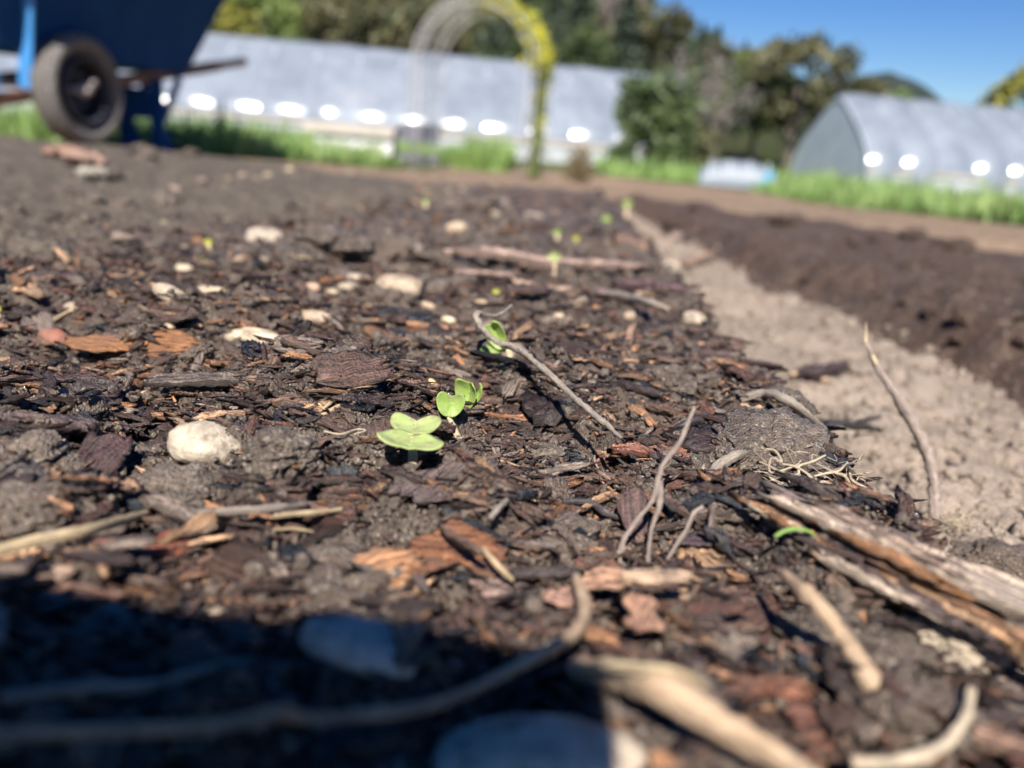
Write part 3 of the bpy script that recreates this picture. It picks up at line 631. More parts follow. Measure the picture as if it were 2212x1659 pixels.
BK = [
    (962, 1035, 215, 1.0, .72, .05, (.135, .098, .088), 'wide purplish grey bark piece right of the foremost seedling', dict(pitch=-.18, roll=.12, taper=.25, lift=.0018)),
    (985, 1140, 190, .25, .62, .07, (.24, .105, .052), 'orange brown squarish bark chip below the purplish piece', dict(pitch=.10, roll=.28, taper=.15, lift=.0022)),
    (1200, 985, 132, -.1, .42, .08, (.022, .025, .030), 'black charred wood flake lying flat and glinting', dict(taper=.2, lift=.0012)),
    (1160, 1045, 180, .35, .17, .07, (.30, .13, .055), 'long orange splinter below the black flake', dict(lift=.0015)),
    (1240, 1052, 150, .15, .28, .09, (.10, .052, .040), 'brown fibrous bark right of the orange splinter', dict(lift=.001)),
    (285, 722, 250, .05, .40, .03, (.36, .165, .065), 'large flat orange bark slab in the left distance', dict(taper=.5, roll=.16, lift=.002)),
    (445, 820, 205, .42, .16, .08, (.12, .095, .080), 'grey split wood chip lying diagonally on the left', dict(lift=.002)),
    (80, 882, 190, -.08, .20, .13, (.085, .060, .058), 'thick dark bark strip entering from left edge', dict(lift=.0015)),
    (225, 878, 95, .12, .22, .10, (.26, .12, .055), 'small orange sliver beside the thick dark strip', dict()),
    (212, 965, 150, 1.45, .62, .07, (.085, .048, .044), 'upright purplish bark slab on the left', dict(pitch=-.35, taper=.15, lift=.003)),
    (195, 1085, 110, 1.3, .55, .08, (.075, .035, .028), 'dark red brown bark under the upright slab', dict(pitch=-.2, lift=.001)),
    (247, 1064, 84, .05, .38, .24, (.23, .135, .085), 'small blocky tan chip in front of the upright slab', dict(taper=.05, lift=.0015)),
    (325, 1200, 165, .75, .42, .10, (.20, .060, .030), 'bright red brown bark chip in the lower left', dict(roll=.2, lift=.002)),
    (110, 980, 110, .9, .5, .07, (.20, .085, .045), 'orange brown mud stained chip left of upright slab', dict()),
    (660, 1075, 190, .14, .24, .12, (.12, .062, .045), 'wet brown chip in the middle left', dict(lift=.0015)),
    (535, 1160, 150, -.3, .30, .10, (.13, .085, .075), 'pinkish grey chip below the tan straw', dict()),
    (700, 1160, 150, .2, .45, .08, (.075, .050, .050), 'flat purple bark left of the orange chip', dict(roll=.2)),
    (770, 1060, 120, .3, .3, .09, (.11, .055, .035), 'brown splinter left of the purplish bark', dict()),
    (890, 1180, 150, -1.0, .14, .10, (.14, .105, .095), 'grey narrow chip leaning left of the orange chip', dict(lift=.002)),
    (1000, 1075, 110, -.75, .13, .12, (.17, .105, .075), 'narrow brown splinter lying across the purplish bark', dict(lift=.0075)),
    (1080, 925, 30, 1.5, .6, .25, (.34, .17, .08), 'tiny square tan chip standing behind the black flake', dict(pitch=-1.0, taper=.0, lift=.0012)),
    (1185, 560, 340, .035, .065, .05, (.38, .27, .215), 'long pale plank shaped splinter across the row', dict(taper=.15, lift=.004)),
    (1045, 605, 120, .18, .22, .09, (.30, .21, .165), 'pale flat splinter in front of the long plank', dict(lift=.003)),
    (1300, 612, 95, 1.3, .38, .08, (.26, .185, .155), 'pale pinkish chip right of the yellow seedling', dict(lift=.003)),
    (1175, 625, 130, -.35, .12, .10, (.32, .22, .16), 'thin curved pale splinter right of the yellow seedling', dict(lift=.003, bend=.2)),
    (920, 705, 225, -.04, .055, .05, (.36, .185, .095), 'long orange splinter left of the long twig', dict(lift=.003)),
    (1358, 740, 60, 1.3, .26, .15, (.27, .165, .125), 'upright pink brown chip beyond the twig', dict(pitch=-.9, lift=.003)),
    (1298, 768, 56, 1.2, .26, .15, (.22, .13, .105), 'second upright brown chip nearer the twig', dict(pitch=-.9, lift=.003)),
    (1510, 735, 90, -.05, .2, .12, (.17, .09, .065), 'reddish splinter on the right under white pebble', dict(lift=.002)),
    (1560, 770, 200, -.28, .14, .07, (.11, .070, .065), 'long dark bark strip curving over the bed shoulder', dict(lift=.002)),
    (1730, 850, 220, -.75, .12, .07, (.085, .048, .045), 'long purplish bark strip along the bed edge', dict(lift=.003)),
    (1780, 795, 105, .5, .30, .14, (.055, .032, .034), 'dark chip jutting out over the path', dict(lift=.006, pitch=-.1)),
    (1760, 826, 80, -.3, .14, .1, (.50, .36, .24), 'pale splinter under the dark jutting chip', dict(lift=.002)),
    (1710, 935, 110, -.9, .25, .12, (.19, .085, .055), 'reddish split chip on the shoulder above rootlets', dict(lift=.002)),
    (1550, 985, 70, -.9, .45, .10, (.36, .20, .10), 'golden brown chip left of the rootlets', dict(lift=.002)),
    (1420, 975, 170, .05, .13, .12, (.20, .085, .055), 'reddish splinter right of the black flake', dict(lift=.0015)),
    (1380, 1060, 120, 1.6, .42, .08, (.14, .085, .075), 'upright brown bark behind the pale root strands', dict(pitch=-.5, lift=.004)),
    (1545, 1108, 150, .1, .40, .06, (.095, .060, .072), 'flat purple bark left of the split plank', dict(lift=.002)),
    (1600, 1335, 210, .7, .62, .07, (.115, .062, .048), 'large brown bark slab left of the near tan stick', dict(roll=.2, lift=.002)),
    (1300, 1255, 110, .4, .40, .12, (.50, .29, .19), 'peach coloured curled bark in the right foreground', dict(roll=.2, bend=.3, lift=.006)),
    (1390, 1310, 110, 1.2, .55, .10, (.52, .30, .20), 'peach bark chip beside the curled root', dict(roll=.2, lift=.006)),
    (1225, 1290, 90, .1, .45, .12, (.45, .26, .19), 'salmon bark chip above the phone shadow', dict(lift=.005)),
    (1420, 1255, 110, .1, .30, .14, (.60, .42, .28), 'cream wood fragment on top of the peach bark', dict(lift=.010)),
    (1180, 1245, 130, .25, .22, .12, (.060, .045, .042), 'dark narrow chip above the salmon bark', dict(lift=.002)),
    (1095, 1010, 90, .0, .3, .12, (.05, .03, .028), 'small dark chip between seedling and black flake', dict()),
    (1090, 890, 140, -.03, .10, .08, (.29, .13, .06), 'thin orange splinter right of the paired seedlings', dict(lift=.002)),
    (870, 890, 120, -.6, .34, .09, (.075, .047, .042), 'dark striped chip behind the foremost seedling', dict(lift=.002)),
    (1020, 850, 90, -.7, .3, .12, (.18, .14, .125), 'grey curled chip behind the paired seedlings', dict(lift=.002)),
    (520, 915, 50, .9, .7, .3, (.03, .04, .055), 'blue black charcoal lump above the big beige pebble', dict(lift=.002)),
    (730, 1015, 70, .3, .6, .3, (.03, .038, .045), 'dull blue grey charcoal lump left of the foremost seedling', dict(lift=.002)),
    (280, 1095, 80, .2, .5, .22, (.035, .042, .05), 'blue grey charcoal piece under the tan straw', dict(lift=.001)),
    (900, 1340, 60, .1, .3, .2, (.40, .13, .04), 'tiny bright orange chip at the shadow edge', dict(lift=.003)),
    (1130, 1290, 200, -.25, .3, .1, (.22, .15, .125), 'pinkish bark strip along the shadow edge', dict(lift=.001)),
    (1450, 515, 90, 1.0, .22, .1, (.33, .25, .20), 'pale splinter leaning at the path edge', dict(lift=.006, pitch=-.2)),
    (1510, 560, 110, .9, .18, .1, (.32, .22, .16), 'thin pale splinter over the path edge', dict(lift=.004, pitch=-.15)),
    (730, 505, 60, .0, .35, .2, (.16, .05, .03), 'blurred red brown chip in the far left row', dict(lift=.003)),
    (1400, 640, 130, -.1, .14, .14, (.10, .055, .060), 'dark purple chip under the forked twig', dict(lift=.003)),
    (1700, 1010, 90, -.4, .3, .1, (.06, .045, .04), 'dark flake among the rootlets', dict(lift=.001)),
    (1950, 1115, 60, 1.4, .5, .3, (.07, .035, .028), 'red brown stub at the foot of the tall stick', dict(lift=.003, pitch=-.6)),
    (1840, 915, 90, -.1, .25, .12, (.03, .028, .03), 'black bark shelf sticking out of the bed edge', dict(lift=.004)),
    (1650, 1480, 180, .1, .4, .12, (.20, .085, .05), 'reddish bark in the blurred right foreground', dict(lift=.002)),
    (2120, 1600, 260, -.45, .16, .12, (.22, .13, .09), 'brown strip in the bottom right corner', dict(lift=.002)),
    (40, 1265, 150, .3, .4, .12, (.42, .29, .21), 'peach blurred bark at the left above the shadow', dict(lift=.002)),
    (140, 338, 60, .2, .6, .2, (.40, .24, .17), 'pinkish tan bark flake on the mound before the wheel', dict(lift=.004)),
    (182, 352, 66, .1, .7, .2, (.42, .27, .20), 'second pinkish tan flake on the mound under the wheel', dict(lift=.004)),
    (205, 378, 50, .0, .8, .25, (.36, .33, .27), 'round greyish flake on the mound below the tyre', dict(lift=.004)),
    (170, 1270, 150, .15, .3, .12, (.24, .13, .09), 'brown blurred bark above the shadow edge', dict(lift=.002))]
for i, a in enumerate(BK):
    bark(a[0], a[1], a[2], a[3], a[4], a[5], a[6], a[7], seed=i, grp='larger bark pieces on the bed', **a[8])

# the split plank on the right
def plank():
    A = ground_at(1650, 1085, .003, True); B = ground_at(2330, 1430, .002, True)
    L = np.linalg.norm((B-A)[:2]); az = math.atan2(B[1]-A[1], B[0]-A[0])
    root = empty('split_plank', ((A+B)/2).tolist(), 'weathered split plank, grey above and orange below, at right bed edge', 'wood', rz=az)
    root.location.z = .0005; root.rotation_euler.y = .02; root.location.y += .0012
    def layer(nm, x0, x1, y0, y1, z, t, color, seed, label=None, tp=.4, tl=.75):
        nx, ny = 60, 16; u = np.linspace(0, 1, nx); v = np.linspace(0, 1, ny); V, UV = [], []
        for s in (1, 0):
            for i in range(nx):
                wob = .0006*noise2(np.array(u[i]*9), np.array(0.), seed)+.0003*noise2(np.array(u[i]*50), np.array(2.), seed)
                wob2 = .0010*noise2(np.array(u[i]*6), np.array(5.), seed)+.0003*noise2(np.array(u[i]*60), np.array(7.), seed)
                k = tl+(1-tl)*min(1, u[i]*2.0)
                for j in range(ny):
                    y = (y0+wob)*k+((y1+wob2)*k-(y0+wob)*k)*v[j]
                    x = x0+(x1-x0)*u[i]+(.0045*noise2(np.array(v[j]*5), np.array(seed*1.), seed) if i < 3 else 0)
                    rid = .00045*noise2(np.array(v[j]*14), np.array(u[i]*2.), seed+3)+.00045*noise2(np.array(v[j]*40), np.array(u[i]*4.), seed+4)
                    V.append((x, y, z+(t if s else 0)*(tp+(1-tp)*min(1, u[i]*3))+(rid if s else rid*.5))); UV.append((x*.55+seed*.3, y*.75+s*.1+(z+s*t)*.6))
        n = nx*ny; I = lambda s, i, j: (0 if s else n)+i*ny+j; F = []
        for i in range(nx-1):
            for j in range(ny-1): F += [(I(1,i,j), I(1,i+1,j), I(1,i+1,j+1), I(1,i,j+1)), (I(0,i,j), I(0,i,j+1), I(0,i+1,j+1), I(0,i+1,j))]
            F += [(I(0,i,0), I(0,i+1,0), I(1,i+1,0), I(1,i,0)), (I(0,i,ny-1), I(1,i,ny-1), I(1,i+1,ny-1), I(0,i+1,ny-1))]
        for j in range(ny-1): F += [(I(0,0,j), I(1,0,j), I(1,0,j+1), I(0,0,j+1)), (I(0,nx-1,j), I(0,nx-1,j+1), I(1,nx-1,j+1), I(1,nx-1,j))]
        o = put(nm, mesh(nm, np.array(V), F, uv=np.array(UV), colr=np.ones((len(V), 3))), M_wood, parent=root); o.color = (*color, 1)
        o.data.polygons.foreach_set('use_smooth', np.zeros(len(o.data.polygons), bool))
        if label: o['label'] = label
        return o
    layer('lower_layer', -L/2+.004, L/2, -.0046, .0052, .0, .0019, (.42, .25, .13), 3, 'orange fibrous lower layer of wood')
    layer('middle_layer', -L/2+.010, L/2, -.0034, .0060, .0019, .0011, (.30, .165, .095), 5, 'brown splintered middle layer')
    layer('top_layer', -L/2+.019, L/2, -.0018, .0068, .0031, .0012, (.46, .37, .29), 8, 'grey weathered top layer')
    layer('dark_end', -L/2, -L/2+.030, -.0022, .0062, .0027, .0012, (.21, .16, .14), 12, 'dark purple grey end of the top')
    gp_ = np.random.default_rng(31)
    for k in range(16):
        v, f, u = chip(880+k, W=gp_.uniform(.06, .14), T=.06, nx=14, ny=6, bend=.06, jag=.2, taper=.7); Ls = gp_.uniform(.008, .026)
        v = v*Ls+[gp_.uniform(-L/2+.004, L/2-.01), gp_.choice([-.0046, -.0040, -.0022, .0008, .0035])+gp_.normal(0, .0004), 0]; top = v[:, 1].mean() > -.003; v[:, 2] += .0046 if top else gp_.uniform(.0008, .0026)
        o = put('splinter', mesh('splinter', v, f, uv=u*Ls+k*.1, colr=np.ones((len(v), 3)), smooth=False), M_wood, parent=root); o.color = (*[(.40, .20, .09), (.30, .22, .17), (.09, .06, .055), (.48, .38, .29)][k % 4], 1)
    return root
plank()

# ------------------------------------------------------------------ twigs, straws and roots
def pline(pts): return [at_depth(px, py, d) for px, py, d in pts]
def gdepth(px, py): return float(np.dot(ground_at(px, py)-np.array([0, 0, EYE]), -M3.T[2])) if False else float((ground_at(px, py)-np.array([0, 0, EYE])) @ (M3 @ np.array([0, 0, -1.])))
def stickg(pts, rad, m, name, label, cat, up=.0006, rough=.34, seed=0, seg=12, grp=None, flat=1.0):
    """pts on the soil (survey px [, extra lift]); radii in survey px"""
    P = []; R = []
    for i, q in enumerate(pts):
        d = gdepth(q[0], q[1]); l = q[2] if len(q) > 2 else 0
        d += (up+l)/ray(q[0], q[1])[2]; P.append(at_depth(q[0], q[1], d)); R.append(rad[min(i, len(rad)-1)]/F_PX*d)
    t = tube(P, R, seg, 10, rough, flat, seed); return put(name, tubes_mesh(name, [t]), m, label=label, cat=cat, group=grp)

def zc(X, Y, x0, y0): return ((x0+X*.6076)/1.8228, (y0+Y*.6076)/1.8228)
T1 = [(1110, 735, .222), (1000, 800, .215), (880, 790, .208), (905, 870, .203), (1000, 970, .196), (1100, 1000, .192), (1210, 1060, .186), (1400, 1230, .172), (1600, 1410, .161), (1740, 1530, .154), (1815, 1595, .151)]
P = [at_depth(*zc(x, y, 1344, 756), d) for x, y, d in T1]
t = tube(P, [.0004, .0005, .0007, .00075, .0007, .00085, .00068, .00062, .00058, .0005, .0002], 12, 14, .42, 1, 4)
root = empty('twig', P[-1].tolist(), 'long grey twig crossing in front of the curled seedling', 'twig')
def at_parent(o, par):
    o.parent = par; o.matrix_parent_inverse = Matrix.Translation(par.location).inverted(); return o
at_parent(put('stem', tubes_mesh('stem', [t]), M_twig), root)
s1 = tube([P[6], P[6]+[.0004, 0, .0012], P[6]+[.0002, .0004, .0022]], [.0003, .0003, .0002], 6, 4)
at_parent(put('side_shoot', tubes_mesh('side_shoot', [s1]), M_darkroot), root)

T2 = [(1190, 110), (1190, 240), (1255, 400), (1370, 570), (1500, 780), (1590, 980), (1625, 1130), (1640, 1300), (1650, 1400)]
b0 = ground_at(2040, 1170, -.005); dB = float((b0-[0, 0, EYE]) @ (M3 @ np.array([0, 0, -1.])))
P = [at_depth(*zc(x, y, 2688, 1200), dB+.012*(1-i/8)) for i, (x, y) in enumerate(T2)]
root = empty('upright_stick', P[-1].tolist(), 'tall broken stick rising from bed edge over the path', 'stick')
rr_ = [.0002, .00045, .0008, .0011, .0013, .0014, .0015, .0017, .0019]
at_parent(put('shaft', tubes_mesh('shaft', [tube(P[1:], rr_[1:], 14, 16, .42, 1, 9)]), M_brown), root)
o = at_parent(put('broken_tip', tubes_mesh('broken_tip', [tube([P[0], (P[0]+P[1])/2, P[1], P[2]*.9+P[1]*.1+np.array([.0003, -.0006, 0])], [.0001, .0003, .0005, .0008], 8, 6, .2, .6, 3)]), M_straw), root)
o['label'] = 'pale tan splintered tip'
gg = np.random.default_rng(3); ts = []
for i in range(14):
    k = gg.integers(3, 7); q = P[k]*(1-.5)+P[k+1]*.5+gg.normal(0, .0003, 3); ts.append(tube([q, q+np.array([-.0006, 0, .0002])+gg.normal(0, .0004, 3)], [.00016, .00006], 5, 2))
at_parent(put('bark_shreds', tubes_mesh('bark_shreds', ts), M_darkroot), root)
ts = []
for i in range(46):
    q = P[-1]+np.array([.003, -.001, .001])+gg.normal(0, .0022, 3)*[1.2, .8, .6]; e = q+np.array([gg.normal(.001, .0022), gg.normal(-.0005, .0015), gg.normal(-.0005, .0016)])
    ts.append(tube([q, (q+e)/2+gg.normal(0, .0006, 3), e], [.00022, .00018, .00007], 5, 4))
at_parent(put('root_tuft', tubes_mesh('root_tuft', ts), M_root), root)

stickg([zc(650, 385, 2688, 2016)+(.005,), zc(790, 520, 2688, 2016)+(.006,), zc(900, 640, 2688, 2016)+(.0065,), zc(1010, 780, 2688, 2016)+(.0065,), zc(1110, 930, 2688, 2016)+(.006,), zc(1200, 1080, 2688, 2016)+(.0045,), zc(1320, 1250, 2688, 2016)+(.002,)],
       [11, 20, 20, 19, 22, 28, 22], M_tan, 'stick', 'near tan stripped stick pointing up left in right foreground', 'stick', up=.001, rough=.3, seed=4, seg=12)
stickg([(1235, 1450, .004), (1330, 1462, .006), (1440, 1500, .007), (1560, 1570, .007), (1700, 1650, .007), (1820, 1730, .006)], [20, 32, 36, 32, 28, 24], M_tan, 'stick', 'blurred thick orange tan stick along the bottom', 'stick', up=.0015, rough=.3, seed=6, seg=12)
stickg([(1240, 1442, .008), (1330, 1440, .010), (1450, 1450, .010), (1530, 1485, .009)], [6, 10, 10, 5], M_straw, 'straw', 'pale straw lying along the thick bottom stick', 'straw', up=.002)
stickg([(2100, 1490, .006), (2085, 1550, .005), (2040, 1610, .004), (1950, 1645, .004), (1840, 1650, .003)], [9, 11, 12, 13, 12], M_root, 'root', 'pale curved root in the bottom right corner', 'root', up=.002)
stickg([(-120, 1590, .008), (100, 1583, .008), (300, 1578, .008), (480, 1566, .008), (600, 1538, .009), (680, 1552, .008), (900, 1530, .008), (1000, 1498, .008), (1090, 1455, .009), (1190, 1400, .009), (1245, 1365, .009), (1262, 1310, .009), (1245, 1245, .008)],
       [14, 14, 13, 13, 13, 12, 12, 12, 12, 12, 14, 16, 10], M_tan, 'root', 'long curving root through the dark shadow with peach sunlit end', 'root', up=.001, rough=.15, seed=2, seg=10)
stickg([(0, 1505, .004), (150, 1490, .004), (330, 1478, .004), (470, 1440, .004), (560, 1425, .003)], [10, 11, 11, 9, 6], M_twig, 'twig', 'bluish twig in the shadow above the long root', 'twig', up=.001)
stickg([(-60, 1205, .002), (80, 1168, .003), (200, 1142, .003), (320, 1108, .002)], [12, 13, 12, 9], M_straw, 'straw', 'thick tan straw entering from the left edge', 'straw', up=.001, seed=8, rough=.12)
stickg([(430, 1108, .001), (520, 1103, .0015), (600, 1096, .0015), (665, 1090, .001)], [7, 7, 6, 5], M_twig, 'twig', 'grey wet twig continuing right of the thick straw', 'twig', up=.0015)
stickg([(590, 1114, .001), (670, 1108, .002), (740, 1100, .001)], [5, 5, 4], M_straw, 'straw', 'short yellow straw under the grey wet twig', 'straw', up=.0015)
stickg([(1042, 1184, .001), (1072, 1218, .002), (1108, 1254, .001)], [5, 6, 6], M_straw, 'straw', 'short straw piece below the orange bark chip', 'straw', up=.0015, rough=.06)
stickg([(692, 900, .001), (755, 866, .002)], [6, 6], M_tan, 'straw', 'orange straw behind the foremost seedling', 'straw', up=.0012, rough=.06)
stickg([(1058, 1120, .001), (1085, 1090, .0025), (1110, 1078, .002), (1180, 1068, .001)], [5, 6, 6, 7], M_twig, 'root', 'bent root with pale tip right of purplish bark', 'root', up=.001)
stickg([(1215, 1083, .001), (1275, 1086, .0015), (1305, 1106, .001), (1335, 1118, .0)], [5, 6, 6, 5], M_darkroot, 'root', 'dark wavy root in the centre right', 'root', up=.001)
stickg([(1440, 945, .0), (1490, 918, .001), (1530, 900, .001)], [11, 11, 9], M_darkroot, 'twig', 'black wet twig end lying right of the long twig', 'twig', up=.001)
stickg([(1100, 830, .001), (1120, 845, .0015), (1140, 868, .001)], [3, 3, 2.5], M_straw, 'straw', 'tiny straw below the long twig', 'straw', up=.002) if False else None
stickg([(1290, 628, .002), (1340, 640, .004), (1400, 652, .003), (1445, 668, .001)], [7, 8, 8, 5], M_twig, 'twig', 'forked pinkish twig in the right distance', 'twig', up=.002)
stickg([(1365, 646, .003), (1410, 622, .003)], [5, 4], M_twig, 'twig', 'short side fork of the pinkish twig', 'twig', up=.003)
stickg([(700, 932, .001), (735, 938, .001), (770, 928, .001), (790, 930, .001), (765, 938, .001)], [2, 2, 2, 1.5, 1.2], M_root, 'rootlet', 'fine pale rootlet hook left of the paired seedlings', 'root', up=.002)
stickg([(1490, 950, .001), (1550, 960, .001)], [2.5, 2], M_root, 'rootlet', 'fine pale rootlet right of the long twig', 'root', up=.002)
stickg([(120, 690, .001), (158, 668, .002)], [5, 4], M_straw, 'straw', 'small straw above the red stone', 'straw', up=.002)
stickg([(1600, 862, .002), (1650, 850, .004), (1700, 865, .006), (1760, 910, .005), (1795, 950, .002)], [7, 8, 9, 8, 6], M_twig, 'root', 'arched grey root on the bed shoulder', 'root', up=.002)
stickg([(1520, 1050, .0), (1550, 1010, .003), (1590, 985, .004), (1620, 978, .002)], [9, 11, 9, 6], M_twig, 'root', 'soft bent root left of the rootlets', 'root', up=.001)
# pale strands standing in front
root = empty('root_strands', ground_at(1400, 1220).tolist(), 'blurred pale root strands standing up in front', 'root')
ts = []
for pts in ([(1345, 1230, 0), (1342, 1180, .006), (1370, 1130, .012), (1410, 1080, .017), (1430, 1010, .022), (1470, 950, .026), (1500, 880, .030)], [(1400, 1220, 0), (1405, 1150, .008), (1425, 1090, .013), (1428, 1040, .018)],
            [(1440, 1210, 0), (1480, 1150, .006), (1500, 1110, .008), (1520, 1095, .008)], [(1350, 1180, .005), (1320, 1205, .002), (1300, 1215, 0)]):
    d0 = gdepth(1400, 1225); P = [at_depth(x, y, d0+.0*l) for x, y, l in pts]; ts.append(tube(P, [.0005, .0004, .00045, .0003], 8, 8, .4, 1, len(pts)))
at_parent(put('strands', tubes_mesh('strands', ts), M_brown), root)
# fine rootlets above the plank
root = empty('rootlet_tangle', ground_at(1740, 1040).tolist(), 'tangle of fine pale rootlets above the split plank', 'roots')
ts = []; W6 = lambda X, Y: zc(X, Y, 2688, 1200); gg = np.random.default_rng(12)
for pts in ([(540, 950), (600, 940), (645, 1010), (560, 1000), (600, 1080), (700, 1060), (770, 1020)], [(930, 970), (850, 1010), (770, 1030), (730, 1090), (620, 1070)], [(860, 1025), (960, 1080), (1040, 1120), (1120, 1210), (1170, 1240)],
            [(720, 1150), (740, 1190), (900, 1180), (1030, 1210)], [(1080, 1000), (1010, 1060), (960, 1090), (850, 1130)], [(640, 1020), (740, 1060), (800, 1110), (860, 1160), (910, 1210)], [(480, 1010), (560, 1030), (640, 1090), (700, 1140)],
            [(760, 1100), (720, 1130), (725, 1180)], [(1050, 1090), (1130, 1160), (1200, 1180)]):
    P = []
    for (X, Y) in pts:
        px, py = W6(X, Y); P.append(at_depth(px, py, .1515)+gg.normal(0, .0004, 3))
    ts.append(tube(P, [.00020, .00027, .00026, .00014], 6, 5, .15, 1, len(pts)))
for i in range(26):
    px, py = W6(gg.uniform(480, 1150), gg.uniform(980, 1190)); q = at_depth(px, py, .152); ts.append(tube([q, q+gg.normal(0, .0016, 3)*[1, .5, .6], q+gg.normal(0, .003, 3)*[1, .5, .5]], [.00009, .0001, .00005], 5, 3))
at_parent(put('rootlets', tubes_mesh('rootlets', ts), M_root), root)
# generic small straws
for i in range(60):
    y = math.exp(g.uniform(math.log(.085), math.log(.5))); x = g.uniform(-.58*y, min(.55*y, .06)); L = g.uniform(.004, .012)*(0.6+y*1.6); a = g.uniform(0, 6.28)
    z0 = float(height(x, y))+.0012; d_ = np.array([math.cos(a)*L, math.sin(a)*L, g.normal(0, .12)*L]); P = [np.array([x, y, z0])-d_/2, np.array([x, y, z0])+g.normal(0, .06*L, 3), np.array([x, y, z0])+d_/2]
    k = int(g.integers(0, 4)); rs = g.uniform(.0002, .00045)
    put('straw', tubes_mesh('straw', [tube(P, [rs*.7, rs, rs*.6], 6, 5, .15, 1, i)]), [M_straw, M_tan, M_twig, M_darkroot][k], group='small straws and fibres in the mulch', cat='straw',
        label=['thin yellow straw', 'thin orange fibre', 'thin grey twiglet', 'thin black rootlet'][k]+' mixed into the mulch')
for (px, py, a, b, dz, nm) in [(1850, 912, 1905, 900, .006, 'dark thin twig sticking out of the bed edge over path')]:
    stickg([(px, py, dz), (1880, 905, dz+.004), (a, b, dz+.006)], [5, 5, 3], M_darkroot, 'twig', nm, 'twig', up=.003)

# ------------------------------------------------------------------ seedlings
def cotyledon(L, notch=.28, cup=.15, fold=0., seed=0, wid=1.0, curl=0., thick=.0004):
    na, nr = 40, 10; V = [(0, .5*L, 0)]; Wd = .62*L*wid
    for i in range(1, nr+1):
        q = i/nr
        for j in range(na):
            th = 2*math.pi*j/na-math.pi; c = math.cos(th)
            x = Wd*math.sin(th)*(1+.20*c-.10*(1-c)*.5)*q; y = L*(.5+q*(.5*c-notch*math.exp(-(th/.42)**2)+.06*math.sin(2*abs(th))))
            rr = math.hypot(x, y-.5*L)/(.55*L)
            V.append((x, y, cup*L*rr*rr+fold*abs(x)-curl*L*(y/L)**2+.018*L*math.sin(th*5+seed)*q*q-.035*L*math.exp(-(x/(L*.05))**2)))
    F = [(0, 1+j, 1+(j+1) % na) for j in range(na)]
    F += [(1+(i-1)*na+j, 1+i*na+j, 1+i*na+(j+1) % na, 1+(i-1)*na+(j+1) % na) for i in range(1, nr) for j in range(na)]
    return np.array(V), F
def place_leaf(root, base, fwd, nrm, L, m, **k):
    v, f = cotyledon(L, **k); fwd = np.array(fwd, float); fwd /= np.linalg.norm(fwd); nrm = np.array(nrm, float); nrm -= fwd*nrm.dot(fwd); nrm /= np.linalg.norm(nrm)
    B = np.stack([np.cross(fwd, nrm), fwd, nrm], 0); w = v @ B + base-np.array(root.location)
    o = put('leaf', mesh('leaf', w, f), m, parent=root); s = o.modifiers.new('t', 'SOLIDIFY'); s.thickness = L*.038; s.offset = 0; return o
def stem(root, pts, rad, m, name='stem'):
    P = [np.array(p)-np.array(root.location) for p in pts]; return put(name, tubes_mesh(name, [tube(P, rad, 10, 6, .08, 1, 3)]), m, parent=root)
RT, FW, UP = np.array([1., 0, 0]), np.array([0, 1., 0]), np.array([0, 0, 1.])
GRP = 'seedlings sprouting along the row'
# foremost one
b = ground_at(890, 1030); dS = gdepth(890, 1026)-.001
root = empty('seedling', b.tolist(), 'foremost pale green seedling with two flat open leaves', 'seedling', GRP)
topc = at_depth(889, 944, dS); stem(root, [b-UP*.002, (b+topc)/2+RT*.0002, topc], [.0009, .0008, .0007], M_stem)
place_leaf(root, topc+UP*.0001, FW*.985+UP*.09-RT*.05, UP*.95-FW*.2, .0082, M_leafA, notch=.20, cup=.08, wid=.92)
o = place_leaf(root, topc-UP*.0001+FW*.0006, -FW*.99+UP*.03+RT*.10, UP*1.0-FW*.02+RT*.10, .0082, M_leafA, notch=.15, cup=.10, wid=1.14, seed=2)
# heart leaf seedling
b = ground_at(990, 947); d2 = gdepth(990, 947)
root = empty('seedling', b.tolist(), 'sharp seedling whose heart shaped dusty leaf faces the camera', 'seedling', GRP)
t0 = at_depth(969, 899, d2); stem(root, [b-UP*.001, at_depth(981, 925, d2), at_depth(971, 905, d2), t0], [.0009, .0006, .0005, .0004], M_stem)
place_leaf(root, t0, UP*.93+FW*.22+RT*.05, -FW+UP*.15+RT*.1, .0053, M_leafB, notch=.20, cup=.14, wid=.92, fold=.12)
# folded seedling behind it
b2 = at_depth(996, 910, d2+.008)
root = empty('seedling', b2.tolist(), 'bright folded seedling just behind the heart shaped leaf', 'seedling', GRP)
t1 = at_depth(1012, 880, d2+.009); stem(root, [b2-UP*.002, b2, at_depth(1006, 893, d2+.009), t1], [.0007, .00065, .0006, .0006], M_stemg)
place_leaf(root, t1, UP*.97+RT*.02-FW*.05, -FW*.8+RT*-.45+UP*.1, .0070, M_leafB, notch=.16, cup=.25, wid=.68, fold=.25, seed=4)
place_leaf(root, t1+RT*.0006, UP*.85+RT*.46-FW*.1, RT*-.9-FW*.35+UP*.1, .0062, M_leafB, notch=.10, cup=.25, wid=.36, seed=5)
